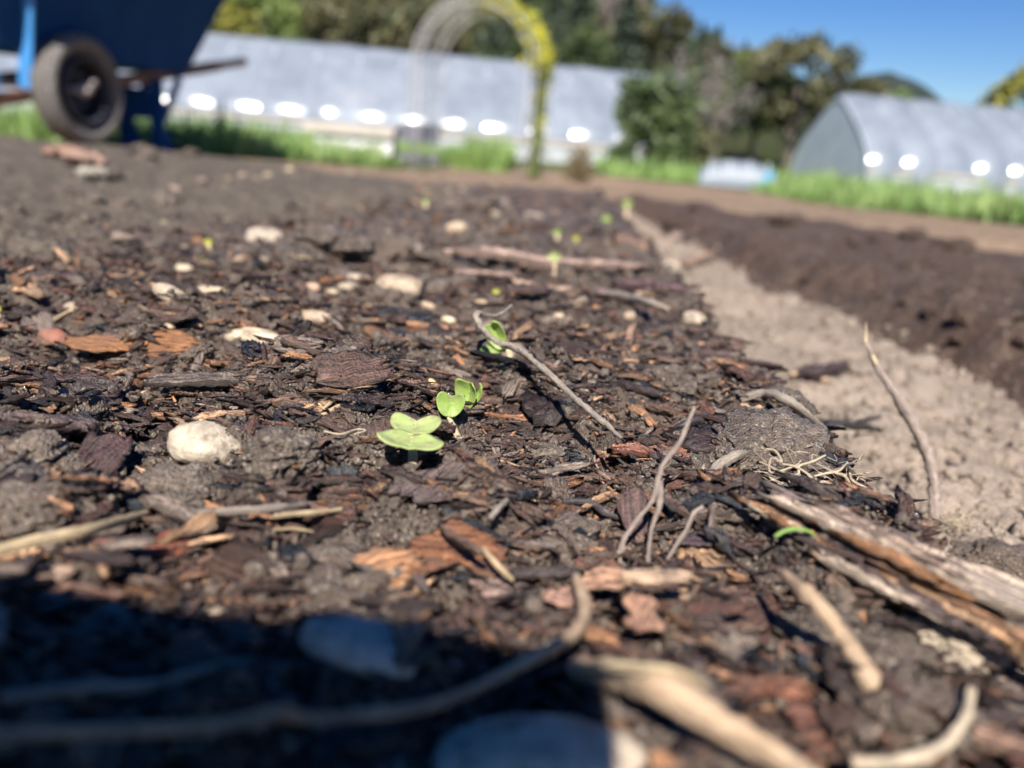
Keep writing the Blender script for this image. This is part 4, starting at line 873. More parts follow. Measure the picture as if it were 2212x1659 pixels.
# curled seedling under the twig
b = ground_at(1098, 785); d3 = gdepth(1098, 785)
root = empty('seedling', b.tolist(), 'curled green seedling with orange stem behind the long twig', 'seedling', GRP)
t2 = at_depth(1088, 748, d3); stem(root, [b, at_depth(1101, 766, d3), t2], [.0011, .0009, .0006], M_stem)
place_leaf(root, t2, -RT*.50+UP*.80-FW*.1, -FW*.8-RT*.35+UP*.3, .0082, M_leafB, notch=.15, cup=.25, wid=.55, fold=.25)
place_leaf(root, t2, -RT*.95-UP*.18-FW*.2, -FW*.5+UP*.9, .0064, M_leafB, notch=.15, cup=-.25, wid=.50, seed=3)
def sprout(px, py, hpx, wpx, m, label, lean=0., single=False):
    b = ground_at(px, py); d = gdepth(px, py); root = empty('seedling', b.tolist(), label, 'seedling', GRP)
    t = at_depth(px+lean, py-hpx*.42, d); R = wpx/F_PX*d/1.9; stem(root, [b, (b+t)/2, t], [.0007*d/.25, .0006*d/.25, .0005*d/.25], M_stem)
    place_leaf(root, t, UP*.7+RT*.25-FW*.1, -FW*.8+UP*.6, R, m, cup=.2, wid=.8)
    if not single: place_leaf(root, t, UP*.45-RT*.5+FW*.3, -FW*.6+UP*.6, R*.9, m, cup=.2, wid=.8, seed=3)
sprout(1078, 655, 50, 24, M_leafY, 'small yellowish seedling on pink stem behind the twig bend', -6)
sprout(1198, 582, 46, 40, M_leafA, 'blurred pale green seedling in front of the long pale plank')
sprout(1204, 522, 36, 26, M_leafB, 'blurred green seedling behind the plank, left of a yellower one')
sprout(1245, 530, 26, 22, M_leafY, 'tiny yellow green seedling beside a greener one behind the plank')
sprout(1310, 492, 32, 30, M_leafB, 'blurred green seedling near the path edge in the distance')
sprout(1355, 460, 36, 30, M_leafB, 'farthest faint green seedling close to the path')
sprout(920, 452, 30, 22, M_leafB, 'faint green seedling alone in the far middle of row')
sprout(452, 542, 34, 30, M_leafY, 'vivid yellow green seedling alone on the left')
sprout(-2, 690, 44, 30, M_leafY, 'yellow sprout cut by the left edge of the picture', single=True)
sprout(672, 512, 18, 20, M_leafB, 'tiny green seedling beside the red brown far chip')
sprout(440, 578, 14, 34, M_leafY, 'dull green leaf scrap below the vivid seedling', single=True)
sprout(1853, 935, 22, 22, M_leafA, 'tiny pale leaf on the bed edge under thin twig', single=True)
# curled blade by the plank
P = [at_depth(*zc(x, y, 2688, 2016), gdepth(1715, 1168)-.0085+.0005*k) for k, (x, y) in enumerate([(595, 160), (660, 122), (740, 108), (810, 122), (855, 155), (872, 195)])]
root = empty('grass_sprout', P[0].tolist(), 'thin curled bright green blade below the split plank', 'sprout')
at_parent(put('blade', tubes_mesh('blade', [tube(P, [.0003, .00042, .00042, .00038, .0003, .00015], 8, 6, .1, .5)]), mat('fresh_blade', leaf_build((.18, .34, .06), (.27, .44, .10), .25))), root)

# ------------------------------------------------------------------ the phone whose shadow falls on the mulch
def phone():
    f = M3 @ np.array([0, 0, -1.]); u = np.array([0, -f[2]*-1*0, 1.]); fwd = np.array([0, f[1], f[2]]); fwd /= np.linalg.norm(fwd); upv = np.cross([1., 0, 0], fwd); 
    if upv[2] < 0: upv = -upv
    R = Matrix(((1, fwd[0], upv[0]), (0, fwd[1], upv[1]), (0, fwd[2], upv[2])))
    c = Vector((-.0700, -.0695, .1035))
    root = empty('phone', c, 'dark phone taking the picture, its shadow darkening the lower left', 'phone')
    def rbox(w, h, t, r, y0):
        pts = []
        for sx, sz, a0 in ((1, 1, 0), (-1, 1, 90), (-1, -1, 180), (1, -1, 270)):
            for k in range(7):
                a = math.radians(a0+15*k); pts.append((sx*(w/2-r)+r*math.cos(a), sz*(h/2-r)+r*math.sin(a)))
        n = len(pts); V = [(x, y0-t/2, z) for x, z in pts]+[(x, y0+t/2, z) for x, z in pts]
        V = [tuple(R @ Vector(v)) for v in V]
        return np.array(V), [tuple(range(n)), tuple(range(2*n-1, n-1, -1))]+[(i, i+n, (i+1) % n+n, (i+1) % n) for i in range(n)]
    put('body', mesh('body', *rbox(.150, .078, .008, .009, -.001), smooth=False), mat('phone_shell', rough=.45, color=(.02, .02, .022)), parent=root)
    put('screen', mesh('screen', *rbox(.134, .066, .0006, .004, -.0054), smooth=False), mat('phone_glass', rough=.08, color=(.01, .01, .012)), parent=root)
    v, ff = rbox(.012, .012, .0012, .0058, .0034); v = v+np.array(R @ Vector((.0665, 0, .012)))
    put('camera_ring', mesh('camera_ring', v, ff, smooth=False), mat('lens_ring', rough=.3, color=(.05, .05, .055)), parent=root)
phone()

# ------------------------------------------------------------------ wheelbarrow
M_navy = mat('navy_paint', lambda nt, b: (nt.links.new(ramp(nt, nz(nt, objc(nt), 9, 4), [(.3, (.003, .036, .125)), (.7, (.005, .050, .165))]), b.inputs['Base Color'])), rough=.75, spec=.12)
M_blue = mat('sunlit_blue_paint', lambda nt, b: (nt.links.new(ramp(nt, nz(nt, objc(nt), 20, 4), [(.3, (.05, .24, .55)), (.7, (.07, .30, .65))]), b.inputs['Base Color'])), rough=.4)  # sun falling on the strut is put into this lighter blue
def rub(nt, b):
    n = nz(nt, objc(nt), 60, 4); nt.links.new(ramp(nt, n, [(.3, (.065, .058, .052)), (.7, (.19, .17, .15))]), b.inputs['Base Color']); bump(nt, b, nz(nt, objc(nt), 300, 2), .002)
M_rub = mat('dusty_rubber', rub, rough=.85)
M_rim = mat('dark_rim', rough=.6, color=(.018, .018, .026)); M_hub = mat('worn_hub', rough=.5, color=(.30, .26, .24))
def wd(c1, c2):
    def B(nt, b): nt.links.new(ramp(nt, nz(nt, vmul(nt, objc(nt), (3, 40, 40)), 1.5, 4), [(.3, c1), (.7, c2)]), b.inputs['Base Color'])
    return B
M_hand = mat('brown_handle_wood', wd((.10, .045, .025), (.20, .10, .055)), rough=.7); M_grip = mat('pale_grip_wood', wd((.26, .19, .12), (.42, .32, .22)), rough=.7)
def barrow():
    w0 = at_depth(165, 312, 3.1); r = .2; gz = w0[2]
    ax = Vector((.156, .988, 0)).normalized(); lat = Vector((.988, -.156, 0)).normalized()
    # local frame: s along handles, l toward the viewer's side, z up
    root = empty('wheelbarrow', (w0[0], w0[1], gz), 'navy blue wheelbarrow with brown wooden handles and big black tyre', 'wheelbarrow')
    Q = lambda s, l, z: tuple(ax*s+lat*l+Vector((0, 0, z)))
    def ring(prof, n=56, l0=0., s0=0., z0=r):
        s0 = s0+.035
        V, F = [], []; k = len(prof)
        for i in range(n):
            a = 2*math.pi*i/n
            for (rr, l) in prof: V.append(Q(s0+rr*math.cos(a), l0+l, z0+rr*math.sin(a)))
        for i in range(n):
            for j in range(k): F.append((i*k+j, i*k+(j+1) % k, ((i+1) % n)*k+(j+1) % k, ((i+1) % n)*k+j))
        return np.array(V), F
    for l0 in (0.0, -.62):
        ring_ = ring
        prof = [(.118+.082*(math.cos(t)*.5+.5)**.55 if True else 0, .052*math.sin(t)) for t in np.linspace(0, 2*math.pi, 22, endpoint=False)]
        wh = put('wheel', mesh('wheel', *ring([(.02, -.03), (.105, -.035), (.105, -.012), (.02, -.006)], l0=l0)), M_rim, parent=root)
        v, f = ring(prof, l0=l0); put('tyre', mesh('tyre', v, f), M_rub, parent=wh)
        tr = [ (.1985, -.030), (.203, -.030), (.203, -.022), (.1985, -.022)]
        parts = []
        for q in (-.030, -.012, .006, .024): parts.append(ring([(.196, q-.004), (.2025, q-.003), (.2025, q+.003), (.196, q+.004)], l0=l0))
        put('tread', mesh('tread', *cat_geo(parts)), M_rub, parent=wh)
        put('rim', mesh('rim', *ring([(.100, -.044), (.122, -.046), (.126, -.040), (.126, .040), (.122, .046), (.112, .044), (.105, .030), (.100, .0)], l0=l0)), M_rim, parent=wh)
        hb = ring([(.0, .004), (.026, .004), (.026, .026), (.013, .030), (.013, .052), (.0, .054)], 20, l0=l0); put('hub', mesh('hub', *hb), M_hub, parent=wh)
        v, f = ring([(.0, .0), (.013, .0), (.013, .03), (.0, .03)], 12, l0=l0+.03, s0=.018, z0=r+.028); put('valve', mesh('valve', v, f), M_hub, parent=wh)
    ax_t = tube([np.array(Q(0, -.70, r)), np.array(Q(0, .02, r))], [.012, .012], 10, 2); put('axle', tubes_mesh('axle', [ax_t]), M_hub, parent=root)
    zr = lambda s: .190+.180*s
    for l in (-.075, -.50):
        v, f = beam(Q(-.55, l, zr(-.55)), Q(1.08, l, zr(1.08)), .045, .042); h = put('handle', mesh('handle', v, f, smooth=False), M_hand, parent=root)
        t = tube([np.array(Q(1.06, l, zr(1.06))), np.array(Q(1.2, l, zr(1.2))), np.array(Q(1.33, l, zr(1.33)))], [.022, .021, .022], 12, 4); put('grip', tubes_mesh('grip', [t]), M_grip, parent=h)
    # tray
    def trayrect(s0, s1, l0, l1, z, k=7):
        rad = .07; P = []
        for cs, cl, a0 in ((s1-rad, l1-rad, 0), (s0+rad, l1-rad, 90), (s0+rad, l0+rad, 180), (s1-rad, l0+rad, 270)):
            for i in range(k):
                a = math.radians(a0+90*i/(k-1)); P.append(Q(cs+rad*math.cos(a), cl+rad*math.sin(a), z))
        return P
    n = 28; levels = [(-.20, .80, -.44, -.04, .315), (-.22, .82, -.45, -.03, .335), (-.52, 1.06, -.60, .10, .80), (-.545, 1.085, -.625, .125, .805), (-.52, 1.06, -.60, .10, .815), (-.20, .79, -.43, -.05, .34)]
    V = []; F = [tuple(range(n))[::-1]]
    for lv in levels: V += trayrect(*lv)
    for k in range(len(levels)-1):
        for i in range(n): F.append((k*n+i, k*n+(i+1) % n, (k+1)*n+(i+1) % n, (k+1)*n+i))
    F.append(tuple((len(levels)-1)*n+i for i in range(n)))
    put('tray', mesh('tray', np.array(V), F), M_navy, parent=root)
    # legs: steel straps with feet
    for l in (-.04, -.20):
        p = [beam(Q(.55, l, zr(.55)-.01), Q(.55, l, -.02), .05, .030, up=tuple(ax)), beam(Q(.48, l, -.030), Q(.66, l, -.030), .05, .012)]
        p.append(beam(Q(.72, l, zr(.72)-.02), Q(.57, l, .09), .04, .010, up=tuple(lat))); p.append(beam(Q(.57, l, .09), Q(.63, l, -.02), .04, .010, up=tuple(lat)))
        put('leg', mesh('leg', *cat_geo(p), smooth=False), M_navy, parent=root)
    put('cross_brace', mesh('cross_brace', *beam(Q(.53, -.34, .175), Q(.53, -.045, .175), .010, .13, up=(0, 0, 1)), smooth=False), M_navy, parent=root)
    put('tray_strut', mesh('tray_strut', *beam(Q(-.135, -.08, .19), Q(-.295, .14, .84), .050, .012, up=(0, -1, 0)), smooth=False), M_blue, parent=root)
    put('front_bracket', mesh('front_bracket', *cat_geo([beam(Q(-.36, -.075, .14), Q(-.30, -.075, .23), .05, .06)]), smooth=False), M_blue, parent=root)
barrow()

# ------------------------------------------------------------------ greenhouses
def film_build(nt, b):
    L = nt.links; p = geoc(nt)
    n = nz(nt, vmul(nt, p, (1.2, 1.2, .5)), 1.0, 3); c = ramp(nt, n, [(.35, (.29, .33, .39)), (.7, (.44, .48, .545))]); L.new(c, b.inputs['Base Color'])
    b.inputs['Roughness'].default_value = .19; b.inputs['Specular IOR Level'].default_value = 1.0
    t = N(nt, 'ShaderNodeBsdfTranslucent'); t.inputs[0].default_value = (.35, .38, .43, 1); mx = N(nt, 'ShaderNodeMixShader'); mx.inputs[0].default_value = .30
    out = nt.nodes['Material Output']; L.new(b.outputs[0], mx.inputs[1]); L.new(t.outputs[0], mx.inputs[2])
    tp = N(nt, 'ShaderNodeBsdfTransparent'); m2 = N(nt, 'ShaderNodeMixShader'); m2.inputs[0].default_value = .24; L.new(mx.outputs[0], m2.inputs[1]); L.new(tp.outputs[0], m2.inputs[2]); L.new(m2.outputs[0], out.inputs[0])
M_film = mat('milky_greenhouse_film', film_build)
M_endfilm = mat('brightened_end_film', lambda nt, b: nt.links.new(ramp(nt, nz(nt, geoc(nt), 1.5, 3), [(.35, (.60, .66, .70)), (.7, (.74, .78, .82))]), b.inputs['Base Color']), rough=.4)  # paler than the cover film: sunlight coming through is painted into the colour
M_board = mat('beige_base_board', rough=.8, color=(.42, .36, .28)); M_galv = mat('galvanised_tube', rough=.35, color=(.55, .57, .6)); M_skirt = mat('grey_side_skirt', rough=.7, color=(.36, .38, .38))
def hoop_profile(w, h, n, wall):
    """gothic arch from the front foot (v=0) over the ridge to the back foot"""
    P = []
    for i in range(n+1):
        t = i/n*2-1; a = abs(t); y = w/2*(1+math.copysign(1, t)*(a**.9)) if False else None
        s = 1-a                                   # 0 at foot .. 1 at ridge
        z = wall*min(1, s/.22)+(h-wall)*(max(0, s-.22)/.78)**.92 if True else 0
        off = (w/2)*(1-(max(0, s-.13)/.87)**1.3)
        P.append((off*(1 if t > 0 else -1), z))
    return P
def greenhouse(name, A, B, w, h, spacing, label, bulge=.10):
    A, B = np.array(A, float), np.array(B, float); L = np.linalg.norm((B-A)[:2]); e = (B-A)/L; nrm = np.array([-e[1], e[0], 0])   # nrm points away from the viewer
    if nrm[1] < 0: nrm = -nrm
    root = empty(name, ((A+B)/2+nrm*w/2).tolist(), label, 'greenhouse'); O = np.array(root.location)
    nb = int(round(L/spacing)); sub = 8; n = 44; prof = hoop_profile(w, h, n, h*.34)
    T = np.array(prof); tg = np.gradient(T, axis=0); nn = np.stack([-tg[:, 1], tg[:, 0]], 1); nn /= np.linalg.norm(nn, axis=1)[:, None]
    if nn[3, 0] > 0: nn = -nn
    V = []; F = []
    cols = [(b_*sub+q) for b_ in range(nb) for q in range(sub+1)]
    for ci, i in enumerate(cols):
        s = i/(nb*sub)*L; k = math.sin(math.pi*((ci % (sub+1))/sub))
        bul = bulge*k
        for j in range(n+1):
            q = prof[j]; f = math.sin(math.pi*j/n)**.4*(.16+.84*max(0, 1-(1-abs(2*j/n-1))*1.25)) if 0 < j < n else 0
            bul = bulge*k*(1+.28*math.sin(ci//(sub+1)*2.3)+.15*math.sin(ci//(sub+1)*5.1))
            V.append(A+e*s+nrm*(w/2+q[0]+nn[j, 0]*bul*f)+np.array([0, 0, q[1]+nn[j, 1]*bul*f])-O)
    for i in range(len(cols)-1):
        if i % (sub+1) == sub: continue
        for j in range(n): F.append((i*(n+1)+j, (i+1)*(n+1)+j, (i+1)*(n+1)+j+1, i*(n+1)+j+1))
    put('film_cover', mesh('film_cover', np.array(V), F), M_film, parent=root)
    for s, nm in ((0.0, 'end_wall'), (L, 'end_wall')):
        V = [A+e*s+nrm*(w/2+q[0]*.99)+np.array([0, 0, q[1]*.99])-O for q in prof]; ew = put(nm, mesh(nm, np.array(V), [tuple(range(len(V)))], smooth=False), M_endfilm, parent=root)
        sg = -1 if s == 0 else 1; c = A+e*(s+sg*.03)+nrm*(w/2)-O
        dn = [beam(c+nrm*x, c+nrm*x+np.array([0, 0, h*.62]), .03, .03, up=tuple(e)) for x in (-w*.14, w*.14)]+[beam(c-nrm*w*.14+np.array([0, 0, h*.62]), c+nrm*w*.14+np.array([0, 0, h*.62]), .05, .05)]
        if bulge < .2: put('door_frame', mesh('door_frame', *cat_geo(dn), smooth=False), M_endfilm, parent=ew)
    for i in range(nb+1):
        P = [A+e*(i*spacing*L/(nb*spacing))+nrm*(w/2+q[0]*1.0-(.02 if q[0] > 0 else -.02))+np.array([0, 0, q[1]-.02])-O for q in prof[::4]]
        put('hoop', tubes_mesh('hoop', [tube(P, [.022]*2, 6, 2)]), M_galv, parent=root)
    c0 = A-nrm*.05-O; c1 = B-nrm*.05-O
    put('base_board', mesh('base_board', *beam(c0+[0, 0, h*.20], c1+[0, 0, h*.20], .05, .10), smooth=False), M_board, parent=root)
    put('side_skirt', mesh('side_skirt', *beam(c0+[0, 0, h*.08], c1+[0, 0, h*.08], .03, h*.16), smooth=False), M_skirt, parent=root)
    return root
def gpos(px, dep, z): 
    """world point at survey column px and camera depth dep, at height z"""
    lo, hi_ = -400., 2600.
    for _ in range(40):
        m_ = (lo+hi_)/2
        if at_depth(px, m_, dep)[2] > z: lo = m_
        else: hi_ = m_
    return at_depth(px, lo, dep)
A = gpos(-260, 21.2, -.50); B = gpos(1505, 22.9, -.50)
greenhouse('greenhouse', A, B, 5.4, 2.80, 1.22, 'long milky plastic hoop greenhouse across the left and centre')
A = gpos(1866, 26.0, -.52); dirr = np.array([math.cos(.12), math.sin(.12), 0]); B = A+dirr*24
greenhouse('greenhouse', A, B, 6.4, 3.05, 1.22, 'pointed milky plastic greenhouse on the right showing its end wall', .27)

# ------------------------------------------------------------------ trellis arch with yellow flowers
M_iron = mat('grey_trellis_metal', rough=.6, color=(.44, .42, .40))
def fol(c1, c2, sc=3.0):
    def B(nt, b):
        L = nt.links; c = ramp(nt, nz(nt, geoc(nt), sc, 2), [(.3, c1), (.7, c2)]); L.new(c, b.inputs['Base Color']); b.inputs['Roughness'].default_value = .6
        t = N(nt, 'ShaderNodeBsdfTranslucent'); L.new(c, t.inputs[0]); mx = N(nt, 'ShaderNodeMixShader'); mx.inputs[0].default_value = .25
        out = nt.nodes['Material Output']; L.new(b.outputs[0], mx.inputs[1]); L.new(t.outputs[0], mx.inputs[2]); L.new(mx.outputs[0], out.inputs[0])
    return B
def leafcloud(g, C, n, size, flat=.0):
    """n small leaf quads at centres C (n,3)"""
    a = g.normal(0, 1, (n, 3)); a /= np.linalg.norm(a, axis=1)[:, None]; b_ = np.cross(a, g.normal(0, 1, (n, 3))); b_ /= np.linalg.norm(b_, axis=1)[:, None]
    s = size*g.uniform(.6, 1.4, (n, 1)); V = np.stack([C-a*s, C+b_*s*.5, C+a*s, C-b_*s*.5], 1).reshape(-1, 3); return V, np.arange(n*4).reshape(n, 4)
M_yel = mat('yellow_blossom', fol((.50, .46, .03), (.66, .62, .06), 20)); M_vine = mat('vine_green', fol((.10, .14, .04), (.24, .28, .07), 12))
def arch():
    d = 7.0; gz = -.27
    Lb = gpos(905, d+.25, gz); Rb = gpos(1157, d, gz); c = (Lb+Rb)/2; root = empty('trellis_arch', c.tolist(), 'arched garden trellis with yellow blossom climbing its right side', 'arch')
    ex = (Rb-Lb); W = np.linalg.norm(ex)/2; ex /= np.linalg.norm(ex); ez = np.array([0, 0, 1.]); ey = np.cross(ez, ex)
    H = 1.43; wall = H-W*1.05
    def path(off, k=40):
        P = []
        for i in range(k+1):
            t = i/k
            a = math.pi*(1-t); P.append(ex*(W*off*math.cos(a))+ez*(wall+(W*1.05)*off*math.sin(a)))
        return [ex*(-W*off)] + P + [ex*(W*off)]
    for y in (-.28, .28):
        for off in (1.0, .86):
            put('hoop', tubes_mesh('hoop', [tube([p+ey*y for p in path(off, 16)], [.007]*2, 6, 2)]), M_iron, parent=root)
    b_ = []
    P1, P2 = path(1.0, 60), path(.86, 60)
    for i in range(0, len(P1), 2): b_.append(tube([P1[i]-ey*.28, P1[i]+ey*.28], [.0028, .0028], 5, 1)); b_.append(tube([P1[i]-ey*.28, P2[i]-ey*.28], [.003, .003], 5, 1)); b_.append(tube([P1[i]+ey*.28, P2[i]+ey*.28], [.003, .003], 5, 1))
    for y in np.linspace(-.28, .28, 9): b_.append(tube([p+ey*y for p in P1[::3]], [.0025, .0025], 5, 2))
    put('lattice', tubes_mesh('lattice', b_), M_iron, parent=root)
    g = np.random.default_rng(4); PP = np.array(path(.95, 80))
    def along(n, lo, hi, spread):
        t = g.uniform(lo, hi, n)*(len(PP)-1); i = t.astype(int).clip(0, len(PP)-2); q = PP[i]+(PP[i+1]-PP[i])*(t-i)[:, None]; return q+g.normal(0, 1, (n, 3))*spread+ey*g.uniform(-.28, .28, (n, 1))
    v, f = leafcloud(g, along(2600, .50, .96, .035), 2600, .022); put('blossom', mesh('blossom', v, f, smooth=False), M_yel, parent=root)
    q = PP[-2]+g.normal(0, 1, (900, 3))*[.035, .05, 0]+np.outer(g.uniform(-wall*.98, .1, 900), ez); v, f = leafcloud(g, np.vstack([along(1200, .40, .98, .04), q]), 2100, .022); put('vine_leaves', mesh('vine_leaves', v, f, smooth=False), M_vine, parent=root)
    q = PP[-2]+g.normal(0, 1, (420, 3))*[.03, .05, 0]+np.outer(g.uniform(-wall*.62, .1, 420), ez); v, f = leafcloud(g, q, 420, .02); put('lower_blossom', mesh('lower_blossom', v, f, smooth=False), M_yel, parent=root)
    st = [tube([PP[-1]+[.0, y, 0], PP[-2]*.5+PP[-1]*.5+[.02, y, wall*0], PP[-2]+[0, y, 0], PP[-12]+[0, y, 0]], [.02, .016, .012, .008], 7, 5, .2) for y in (-.1, .12)]
    put('vine_stem', tubes_mesh('vine_stem', st), M_vine, parent=root)
arch()

# ------------------------------------------------------------------ things by the greenhouse
M_pw = mat('pale_weathered_wood', wd((.36, .31, .26), (.52, .46, .39)), rough=.8); M_dg = mat('dark_grey_wood', wd((.08, .085, .11), (.15, .15, .18)), rough=.7); M_wt = mat('white_panel', rough=.6, color=(.68, .66, .62))
def bench():
    d = 7.6; gz = float(np.interp(7.3, YT, ZT)); L0 = gpos(862, d, gz); R0 = gpos(943, d-.1, gz); root = empty('bench', ((L0+R0)/2).tolist(), 'grey slatted bench with a dark and a pale leg', 'bench'); O = np.array(root.location)
    l, r_ = L0-O, R0-O; ey = np.array([0, .3, 0]); z = lambda h: np.array([0, 0, h])
    put('leg', mesh('leg', *cat_geo([beam(l, l+z(.36), .16, .10), beam(l+ey, l+ey+z(.36), .16, .10)]), smooth=False), M_dg, parent=root)
    put('leg', mesh('leg', *cat_geo([beam(r_, r_+z(.34), .15, .10), beam(r_+ey, r_+ey+z(.34), .15, .10)]), smooth=False), M_pw, parent=root)
    put('seat', mesh('seat', *cat_geo([beam(l+z(.38)+ey*k, r_+z(.38)+ey*k, .07, .04) for k in (0, .33, .66, 1.0)]+[beam(l+z(.30), r_+z(.30), .05, .12)]), smooth=False), M_dg, parent=root)
    put('stretcher', mesh('stretcher', *cat_geo([beam(l+z(.28), r_+z(.28), .03, .06), beam(l+z(.10), r_+z(.10), .03, .07)]), smooth=False), M_dg, parent=root)
bench()
def trough():
    d = 8.0; gz = float(np.interp(7.7, YT, ZT)); L0 = gpos(672, d, gz); R0 = gpos(848, d, gz); root = empty('planter_table', ((L0+R0)/2).tolist(), 'low pale planter table left of the slatted bench', 'planter'); O = np.array(root.location); l, r_ = L0-O, R0-O; z = lambda h: np.array([0, .15, h])
    put('tray', mesh('tray', *beam(l*1.2+z(.31), r_+z(.31), .4, .09), smooth=False), M_pw, parent=root)
    put('panel', mesh('panel', *beam(l*.95+z(.17), r_*.95+z(.17), .3, .17), smooth=False), M_wt, parent=root)
    for q in (l*.9, r_*.9): put('leg', mesh('leg', *beam(q+z(0), q+z(.27), .06, .06), smooth=False), M_pw, parent=root)
trough()
def tunnel():
    d = 13.0; gz = float(np.interp(12, YT, ZT)); A = gpos(1508, d, gz); B = gpos(1672, d-.2, gz); root = empty('row_cover', ((A+B)/2).tolist(), 'low white row cover left of the right greenhouse', 'row cover'); O = np.array(root.location)
    e = (B-A); L = np.linalg.norm(e); e /= L; n = np.array([-e[1], e[0], 0]); V, F = [], []
    for i in range(25):
        for j in range(17):
            a = math.pi*j/16; k = 1-.45*abs(i/24*2-1)**3+.015*math.sin(i*1.9); V.append(A-O+e*(i/24*L)+n*(-.35*math.cos(a))+np.array([0, 0, .40*k*math.sin(a)**.8]))
    for i in range(24):
        for j in range(16): F.append((i*17+j, (i+1)*17+j, (i+1)*17+j+1, i*17+j+1))
    F += [tuple(range(17)), tuple(24*17+j for j in range(17))[::-1]]
    put('fabric', mesh('fabric', np.array(V), F), mat('white_fleece', rough=.5, color=(.17, .195, .22)), parent=root)
    for i in (3, 9, 15, 21):
        P = [A-O+e*(i/24*L)+n*(-.33*math.cos(a))+np.array([0, 0, 1*.40*math.sin(a)**.8]) for a in np.linspace(0.01, math.pi-.01, 12)]; put('hoop', tubes_mesh('hoop', [tube(P, [.012]*2, 6, 2)]), M_galv, parent=root)
    b0 = B-O-e*.28-n*.42
    put('blue_flap', mesh('blue_flap', *beam(b0+[0, 0, .02], b0+e*.16+[0, .05, .28], .22, .03), smooth=False), mat('blue_plastic', rough=.4, color=(.10, .42, .60)), parent=root)
tunnel()

# ------------------------------------------------------------------ grass and plants
def grass(name, regions, n, hgt, label, m, seed):
    g = np.random.default_rng(seed); X, Y = [], []
    for (x0, x1, y0, y1, w) in regions:
        k = int(n*w); X.append(g.uniform(x0, x1, k)); Y.append(y0*(y1/y0)**g.uniform(0, 1, k))
    X, Y = np.concatenate(X), np.concatenate(Y); n = len(X); Z = height(X, Y, np.full(n, .3))
    h = hgt*np.exp(g.normal(0, .35, n))*(.9+.3*noise2(X*1.6, Y*.9, 91)); a = g.uniform(0, 6.28, n); w = .006*(1+Y*.12); l = h*g.normal(0, .35, n)
    dx, dy = np.cos(a), np.sin(a); V = np.empty((n, 6, 3))
    for k, (t, ww, ll) in enumerate(((0, 1, 0), (.55, .8, .3), (1, .12, 1))):
        for s in (0, 1):
            V[:, k*2+s, 0] = X+(s*2-1)*w*ww*dx+l*ll*dy; V[:, k*2+s, 1] = Y+(s*2-1)*w*ww*dy-l*ll*dx; V[:, k*2+s, 2] = Z-.01+h*t
    b_ = (np.arange(n)*6)[:, None]; F = np.vstack([b_+[0, 1, 3, 2], b_+[2, 3, 5, 4]])
    put(name, mesh(name, V.reshape(-1, 3), F, smooth=False), m, kind='stuff', label=label, cat='grass')
M_grass = mat('lush_grass', fol((.14, .26, .055), (.33, .42, .15), 4)); M_grass2 = mat('meadow_grass', fol((.15, .27, .06), (.32, .42, .13), 3))
grass('grass', [(-3.4, -1.75, 4.2, 9, .5), (-9, -3.4, 4.5, 14, .5)], 38000, .11, 'bright green grass behind the wheelbarrow', M_grass, 1)
grass('grass', [(2.75, 5.2, 4.5, 14, .6), (5.2, 10, 5, 16, .4)], 60000, .125, 'tall lush grass in front of the right greenhouse', M_grass, 2)
grass('grass', [(-9, -2.2, 13, 20, .5), (-1.6, -.9, 11, 13, .15), (.6, 8, 14.5, 24, .35)], 22000, .22, 'rougher grass strip along the greenhouse foot', M_grass2, 3)

M_wild = mat('dry_plant', fol((.16, .11, .06), (.30, .24, .12), 12)); M_trunk = mat('tree_bark', bark_twig((.06, .045, .035), (.16, .13, .10), .9))
def shrub(px, dep, wpx, hpx, m, label, seed, cat='bush', n=1800, name='bush', leaf=.06, grp=None, zb=None):
    g = np.random.default_rng(seed); y = dep; z = float(np.interp(dep, YT, ZT)) if zb is None else zb; b_ = gpos(px, dep, z); root = empty(name, b_.tolist(), label, cat, grp)
    W, H = wpx/F_PX*dep/2, hpx/F_PX*dep; nc = 22; c = g.uniform(-1, 1, (nc, 3))*[W*.75, W*.6, H*.40]+[0, 0, H*.52]; i = g.integers(0, nc, n)
    q = c[i]+g.normal(0, 1, (n, 3))*[W*.22, W*.22, H*.13]; q[:, 2] = np.abs(q[:, 2]); v, f = leafcloud(g, q, n, leaf); put('foliage', mesh('foliage', v, f, smooth=False), m, parent=root)
    st = [tube([np.array([0, 0, -.02]), c[k]*[.4, .4, .5], c[k]], [H*.02, H*.014, H*.006], 6, 4, .2) for k in range(0, nc, 3)]; put('stem', tubes_mesh('stem', st), M_trunk, parent=root)
shrub(1245, 7.6, 70, 78, M_wild, 'brown and green dry plant clump right of the arch foot', 5, 'plant', 700, 'dry_plant', .022, zb=-.30)
M_dgreen = mat('dark_green_leaves', fol((.045, .075, .028), (.12, .16, .055), .6)); M_olive = mat('olive_leaves', fol((.075, .080, .035), (.18, .165, .075), .5)); M_lgreen = mat('fresh_green_leaves', fol((.13, .19, .045), (.26, .31, .085), .5))
M_conif = mat('conifer_needles', fol((.030, .048, .032), (.080, .105, .060), .4)); M_bare = mat('grey_brown_branches', fol((.17, .145, .125), (.32, .275, .24), .6)); M_yg = mat('yellow_green_leaves', fol((.20, .20, .03), (.32, .29, .05), .6))
shrub(1405, 19, 150, 185, M_dgreen, 'dark green bush in front of the long greenhouse right end', 6, n=2600, leaf=.13)
shrub(1480, 20, 90, 120, M_olive, 'olive bush between the dark bush and row cover', 7, n=1500, leaf=.12)
shrub(1340, 17, 60, 55, M_dgreen, 'low green weeds at the foot of the long greenhouse', 8, n=800, leaf=.08)

